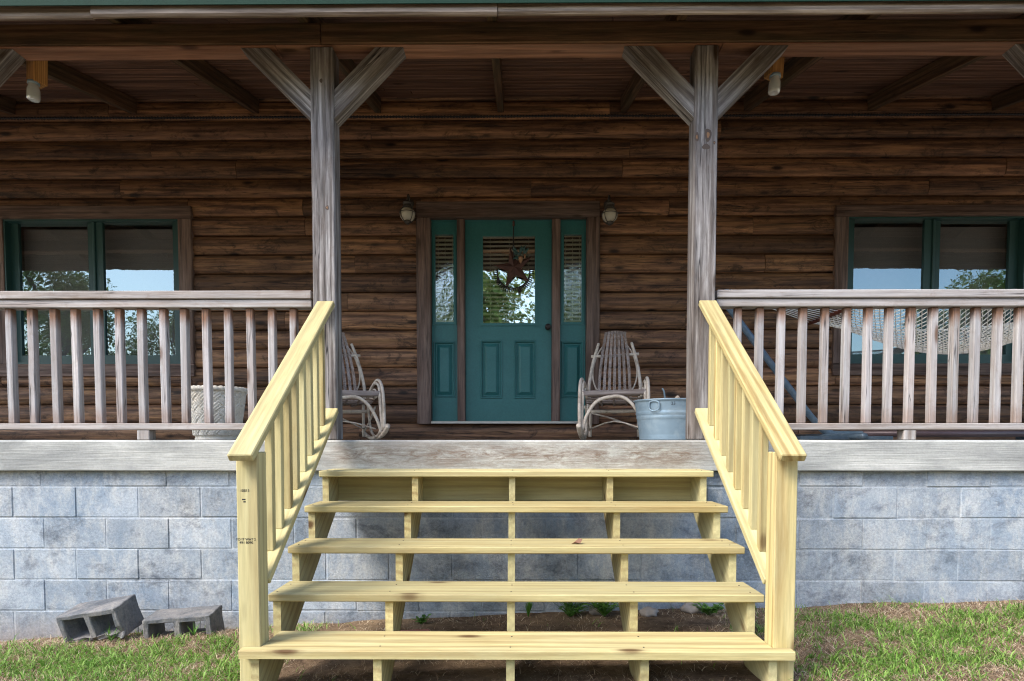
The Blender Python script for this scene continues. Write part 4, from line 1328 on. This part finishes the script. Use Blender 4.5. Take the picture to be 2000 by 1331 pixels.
# ------------------------------------------------------------------ loose cinder blocks by the wall
def cinder_block(label, c, L, Hh, Dp, M3, broken):
    t_, w_ = .036, .034
    import bmesh
    xs_ = [-L / 2, -L / 2 + t_, -w_ / 2 - .004, w_ / 2 + .004, L / 2 - t_, L / 2]
    zs_ = [-Hh / 2, -Hh / 2 + t_ * .9, Hh / 2 - t_ * .9, Hh / 2]
    bm = bmesh.new()
    rr = random.Random(5 + int(L * 100) + broken)
    nyv = 4
    grid = {}
    for j in range(nyv + 1):
        y = -Dp / 2 + Dp * j / nyv
        for i, x in enumerate(xs_):
            for k, z in enumerate(zs_):
                jit = Vector((rr.uniform(-.003, .003), rr.uniform(-.003, .003), rr.uniform(-.003, .003)))
                taper = 1 - .10 * (j / nyv) if i in (1, 2, 3, 4) and k in (1, 2) else 1
                grid[j, i, k] = bm.verts.new(Vector((x, y, z)) + jit)
    def solid(i, k): return not ((i in (1, 3)) and k == 1)
    if broken:
        gone = {}
    for j in range(nyv):
        for i in range(5):
            for k in range(3):
                if not solid(i, k): continue
                c8 = lambda a, b, d: grid[j + a, i + b, k + d]
                def face(*vs_):
                    try: bm.faces.new(vs_)
                    except ValueError: pass
                if j == 0: face(c8(0, 0, 0), c8(0, 1, 0), c8(0, 1, 1), c8(0, 0, 1))
                if j == nyv - 1: face(c8(1, 0, 0), c8(1, 0, 1), c8(1, 1, 1), c8(1, 1, 0))
                if i == 0 or not solid(i - 1, k): face(c8(0, 0, 0), c8(0, 0, 1), c8(1, 0, 1), c8(1, 0, 0))
                if i == 4 or not solid(i + 1, k): face(c8(0, 1, 0), c8(1, 1, 0), c8(1, 1, 1), c8(0, 1, 1))
                if k == 0 or not solid(i, k - 1): face(c8(0, 0, 0), c8(1, 0, 0), c8(1, 1, 0), c8(0, 1, 0))
                if k == 2 or not solid(i, k + 1): face(c8(0, 0, 1), c8(0, 1, 1), c8(1, 1, 1), c8(1, 0, 1))
    bmesh.ops.recalc_face_normals(bm, faces=bm.faces)
    bmesh.ops.bevel(bm, geom=[e for e in bm.edges if len(e.link_faces) == 2 and e.calc_face_angle(0) > .6], offset=.005, segments=1, affect='EDGES')
    bmesh.ops.subdivide_edges(bm, edges=bm.edges[:], cuts=2, use_grid_fill=True)
    for v in bm.verts:
        p = v.co * 16
        v.co += Vector((noise.noise(p), noise.noise(p + Vector((9, 0, 0))), noise.noise(p + Vector((0, 9, 0))))) * .0045
        p = v.co * 55
        v.co += Vector((noise.noise(p), noise.noise(p + Vector((9, 0, 0))), noise.noise(p + Vector((0, 9, 0))))) * .0025
        if broken and v.co.z < -.01:
            e = max(0, -v.co.z - .01) * 1.6
            v.co.y += e * (.12 + .35 * noise.noise(Vector((v.co.x * 24, v.co.z * 24, 4)))) if v.co.y < -.04 else 0
    me = bpy.data.meshes.new('cinder_block')
    bm.to_mesh(me); bm.free()
    o = link('cinder_block', me, M_CINDER, None, Matrix.Translation(c) @ M3)
    tag(o, label, 'cinder block', 'loose cinder blocks by the foundation wall')
c1 = P(206, 1206, 3.80)
cinder_block('tilted broken cinder block leaning by the wall, the larger left one', Vector((c1.x, 3.76, c1.z - .005)), .395, .20, .20,
             Matrix.Rotation(R(-4), 4, 'Z') @ Matrix.Rotation(R(-10), 4, 'Y') @ Matrix.Rotation(R(11), 4, 'X'), 1)
c2 = P(362, 1219, 3.78)
cinder_block('low grey cinder block lying flat between tilted block and stairs', Vector((c2.x, 3.77, c2.z - .01)), .405, .18, .20,
             Matrix.Rotation(R(6), 4, 'Z') @ Matrix.Rotation(R(-3), 4, 'Y') @ Matrix.Rotation(R(3), 4, 'X'), 0)

# ------------------------------------------------------------------ leaf, stones, brick, weeds
lp = P(1127, 1059, TY[2] + .05)
V = [(-.028, 0, 0), (-.008, -.014, .012), (.02, -.012, .004), (.034, 0, .024), (.016, .012, .03), (-.01, .014, .008), (0, 0, .003)]
F = [(0, 1, 6), (1, 2, 6), (2, 3, 6), (3, 4, 6), (4, 5, 6), (5, 0, 6)]
tag(link('fallen_leaf', mk('fallen_leaf', V, F), M_LEAF, None, Matrix.Translation((lp.x, TY[2] + .09, TZ[2] + .001))), 'small curled brown leaf lying on the middle tread', 'leaf')

def stone(label, px, py, D, r):
    import bmesh
    bm = bmesh.new()
    bmesh.ops.create_icosphere(bm, subdivisions=3, radius=1)
    for v in bm.verts:
        n_ = 1 + .35 * noise.noise(v.co * 1.5 + Vector((px, 0, 0))) + .1 * noise.noise(v.co * 5)
        v.co = Vector((v.co.x * r * 1.3, v.co.y * r, v.co.z * r * .75)) * n_
    me = bpy.data.meshes.new('stone'); bm.to_mesh(me); bm.free()
    me.polygons.foreach_set('use_smooth', [True] * len(me.polygons))
    c = P(px, py, D)
    o = link('stone', me, M_STONE, None, Matrix.Translation((c.x, D, ground_z(c.x, D) + r * .45)))
    tag(o, label, 'stone', 'stones under the stairs')
stone('rounded pale stone under the stairs beside the right middle stringer', 1268, 1196, 3.85, .045)
stone('pale stone against the wall under the right end of the stairs', 1352, 1192, 3.9, .055)
stone('low grey stone against the wall under the centre of the stairs', 1170, 1205, 3.93, .05)
bk = P(808, 1232, 3.55)
o = link('brick', box_mesh(.19, .09, .06, .006, M_BRICKRED), None, None, Matrix.Translation((bk.x, 3.55, ground_z(bk.x, 3.55) + .004)) @ Matrix.Rotation(R(8), 4, 'Z'))
tag(o, 'pink brick half sunk in the dirt under the stairs', 'brick')

def weed(label, px, D, hgt, nst, spread, seed, blade=False):
    rr = random.Random(seed)
    c = P(px, 1200, D)
    base = Vector((c.x, D, ground_z(c.x, D)))
    t = thing('weed', label, 'plant', base, 'weeds under the stairs')
    V, F = [], []
    SV, SF = [], []
    for s in range(nst):
        a = rr.uniform(0, 2 * math.pi)
        d = Vector((math.cos(a), math.sin(a), 0)) * rr.uniform(.2, 1) * spread
        h = hgt * rr.uniform(.5, 1)
        pts = [base + Vector((d.x * f, d.y * f, h * (f ** .8))) for f in (0, .3, .6, 1)]
        if blade:
            w = rr.uniform(.003, .005)
            i = len(V)
            sd = Vector((-d.y, d.x, 0)).normalized() * w
            for f, p in zip((1, .9, .6, .05), pts): V += [p - sd * f, p + sd * f]
            F += [(i, i + 1, i + 3, i + 2), (i + 2, i + 3, i + 5, i + 4), (i + 4, i + 5, i + 7, i + 6)]
            continue
        tube_data(pts, (.0022, .001), 4, SV, SF)
        for k in range(5):
            f = rr.uniform(.25, 1)
            p = base + Vector((d.x * f, d.y * f, h * (f ** .8)))
            al = rr.uniform(0, 2 * math.pi)
            ld = Vector((math.cos(al), math.sin(al), rr.uniform(-.1, .5))).normalized() * rr.uniform(.018, .04)
            sd = ld.cross(Vector((0, 0, 1))).normalized() * ld.length * .38
            i = len(V)
            V += [p, p + ld * .5 + sd, p + ld, p + ld * .5 - sd]
            F.append((i, i + 1, i + 2, i + 3))
    lo = link('foliage', mk('foliage', V, F), M_WEED, t)
    if SV: link('stem', mk('stem', SV, SF), M_WEED, t)
weed('upright grassy weed under the stairs just right of the centre stringer', 1032, 3.92, .13, 46, .05, 1, True)
weed('leafy weed clump under the stairs near the centre', 1112, 3.90, .12, 34, .13, 2)
weed('broad leafy weed clump under the stairs left of the right middle stringer', 1180, 3.86, .15, 44, .15, 3)
weed('small green sprig in the dirt right of the left middle stringer', 822, 3.85, .05, 12, .05, 4)
weed('green weed patch under the stairs by the right outer stringer', 1385, 3.80, .09, 30, .12, 5)
weed('long grass tuft in the hollow of the tilted cinder block', 215, 3.66, .12, 14, .10, 6, True)
weed('thin grass tuft in the hollow of the low cinder block', 378, 3.66, .11, 10, .08, 7, True)

# ------------------------------------------------------------------ grass and straw
def blades(name, mat, areas, label, hmin, hmax, wid, lean, seed, gatefn):
    r0 = np.random.default_rng(seed)
    VV, FF = [], []
    base = 0
    for (x0, x1, y0, y1, dens) in areas:
        n = int((x1 - x0) * (y1 - y0) * dens)
        X = r0.uniform(x0, x1, n); Y = r0.uniform(y0, y1, n)
        keep = np.array([r0.random() < gatefn(x, y) for x, y in zip(X, Y)])
        X, Y = X[keep], Y[keep]
        n = len(X)
        if not n: continue
        Z = np.array([ground_z(x, y) for x, y in zip(X, Y)]) - .003
        H = r0.uniform(hmin, hmax, n) * r0.choice([.6, 1, 1, 1.3], n)
        A = r0.uniform(0, 2 * np.pi, n)
        LN = r0.uniform(.2, 1, n) * lean * H
        W = r0.uniform(.6, 1.2, n) * wid
        dx, dy = np.cos(A), np.sin(A)
        B = r0.uniform(0, 2 * np.pi, n)
        sx, sy_ = np.cos(B) * W, np.sin(B) * W
        v = np.zeros((n, 5, 3))
        v[:, 0] = np.stack([X - sx, Y - sy_, Z], 1); v[:, 1] = np.stack([X + sx, Y + sy_, Z], 1)
        mx_, my_, mz_ = X + dx * LN * .35, Y + dy * LN * .35, Z + H * .6
        v[:, 2] = np.stack([mx_ + sx * .8, my_ + sy_ * .8, mz_], 1); v[:, 3] = np.stack([mx_ - sx * .8, my_ - sy_ * .8, mz_], 1)
        v[:, 4] = np.stack([X + dx * LN, Y + dy * LN, Z + H * (1 - .45 * (LN / (H + 1e-6)) / (lean + 1e-6))], 1)
        VV.append(v.reshape(-1, 3))
        i = base + 5 * np.arange(n)
        FF.append((i, n))
        base += 5 * n
    V = np.concatenate(VV)
    i = np.concatenate([q[0] for q in FF])
    n = len(i)
    me = bpy.data.meshes.new(name)
    me.vertices.add(len(V)); me.vertices.foreach_set('co', V.astype(np.float32).ravel())
    me.loops.add(7 * n); me.polygons.add(2 * n)
    lv = np.stack([i, i + 1, i + 2, i + 3, i + 3, i + 2, i + 4], 1).ravel()
    me.loops.foreach_set('vertex_index', lv.astype(np.int32))
    ls = np.stack([7 * np.arange(n), 7 * np.arange(n) + 4], 1).ravel()
    me.polygons.foreach_set('loop_start', ls.astype(np.int32))
    me.update(calc_edges=True); me.validate()
    o = link(name, me, mat)
    tag(o, label, name.replace('_', ' '), kind='stuff')
def patch(x, y):
    return noise.noise(Vector((x * 2.1, y * 2.6, 7))) * .6 + noise.noise(Vector((x * 6, y * 6, 2))) * .45 + noise.noise(Vector((x * 19, y * 19, 5))) * .5
def under(x, y): return abs(x) < 1.24 and y > 2.6
def wall_near(x, y): return min(max((y - (3.50 if x < 0 else 3.62)) / .30, 0), 1)
def g_gate(x, y):
    if under(x, y): return .03 if patch(x, y) > .2 else 0
    d = .60 + patch(x, y) * 1.8
    d -= wall_near(x, y) * .95
    if x > 1.2: d -= .22 + .35 * max(0, 1 - abs(x - 1.3) / .5)
    return min(max(d, .015), 1)
def s_gate(x, y):
    if under(x, y): return .3 if patch(x, y) > -.1 else .08
    return min(max(.75 - patch(x, y) * .8, .15), 1)
areas = [(-4.6, -1.15, 2.9, 3.99, 9500), (1.15, 4.8, 2.55, 3.99, 9500), (-1.2, 1.2, 2.3, 3.99, 5000), (-5, 5, 1.0, 2.55, 1500), (-4.6, -1.15, 2.55, 2.9, 6000)]
blades('grass', M_GRASS, areas, 'short patchy green lawn grass at the foot of the porch', .018, .068, .0028, 1.6, 3, g_gate)
blades('dry_grass', M_STRAW, [(a, b, c, d, e * 1.0) for a, b, c, d, e in areas], 'dry straw and dead grass among the green', .008, .034, .0019, 3.2, 4, s_gate)

# ------------------------------------------------------------------ trees behind the camera (seen mirrored in the panes)
def tree_mesh(seed, H, Rr, nleaf):
    rr = random.Random(seed)
    V, F = [], []
    tube_data(smooth_path([(0, 0, -.3), (rr.uniform(-.2, .2), .1, H * .25), (rr.uniform(-.4, .4), 0, H * .55), (rr.uniform(-.4, .4), .1, H * .9)], 4), (.04 * H * .55, .03), 8, V, F)
    clumps = []
    for k in range(13):
        a, f = rr.uniform(0, 2 * math.pi), rr.uniform(.28, .85)
        tip = Vector((math.cos(a), math.sin(a), 0)) * Rr * rr.uniform(.35, .95) * (1.15 - .6 * f) + Vector((0, 0, H * (f + .1)))
        tube_data(smooth_path([(0, 0, H * f * .75), tip * .55 + Vector((0, 0, H * f * .38)), tip], 3), (.012 * H, .015), 5, V, F)
        clumps.append((tip, Rr * rr.uniform(.28, .5)))
    clumps.append((Vector((0, 0, H * .95)), Rr * .35))
    LV, LF = [], []
    for i in range(nleaf):
        c, cr = rr.choice(clumps)
        d = Vector((rr.gauss(0, 1), rr.gauss(0, 1), rr.gauss(0, .75)))
        p = c + d.normalized() * cr * rr.random() ** .5
        n_ = Vector((rr.gauss(0, 1), rr.gauss(0, 1), rr.gauss(0, 1) + .6)).normalized()
        t_ = n_.orthogonal().normalized()
        b_ = n_.cross(t_)
        s = rr.uniform(.03, .075)
        k = len(LV)
        LV += [p - t_ * s * 1.6, p + b_ * s, p + t_ * s * 1.6, p - b_ * s]
        LF.append((k, k + 1, k + 2, k + 3))
    return mk('trunk', V, F, True), mk('crown', LV, LF)
protos = [tree_mesh(21, 9.5, 3.4, 13000), tree_mesh(22, 7.5, 2.8, 11000), tree_mesh(23, 11, 3.8, 15000)]
for me_t, me_c in protos:
    me_t.materials.append(M_BARK); me_c.materials.append(M_CROWN)
for k, (x, y, pi, s) in enumerate(((-1.5, -9, 1, 1.0), (3.2, -11, 0, 1.0), (-13, -17, 0, .9), (-21, -15, 2, .9), (-7.5, -20, 1, 1.1), (9, -19, 0, .85), (15, -22, 1, 1.1), (22, -17, 2, .85),
                                   (-30, -24, 2, 1.0), (31, -26, 2, 1.0), (-17, -30, 0, 1.0), (4, -26, 2, 1.0), (19, -31, 0, 1.0), (-4, -32, 2, 1.0), (11, -35, 2, 1.0), (-26, -34, 2, 1.1))):
    t = thing('tree', 'leafy green tree in the yard facing the porch, mirrored in the panes', 'tree', (x, y, -1.6), 'trees mirrored in the window and door glass', rng.uniform(0, 6))
    t.matrix_basis = t.matrix_basis @ Matrix.Scale(s, 4)
    link('trunk', protos[pi][0], None, t, None, True)
    link('crown', protos[pi][1], None, t, None, True)
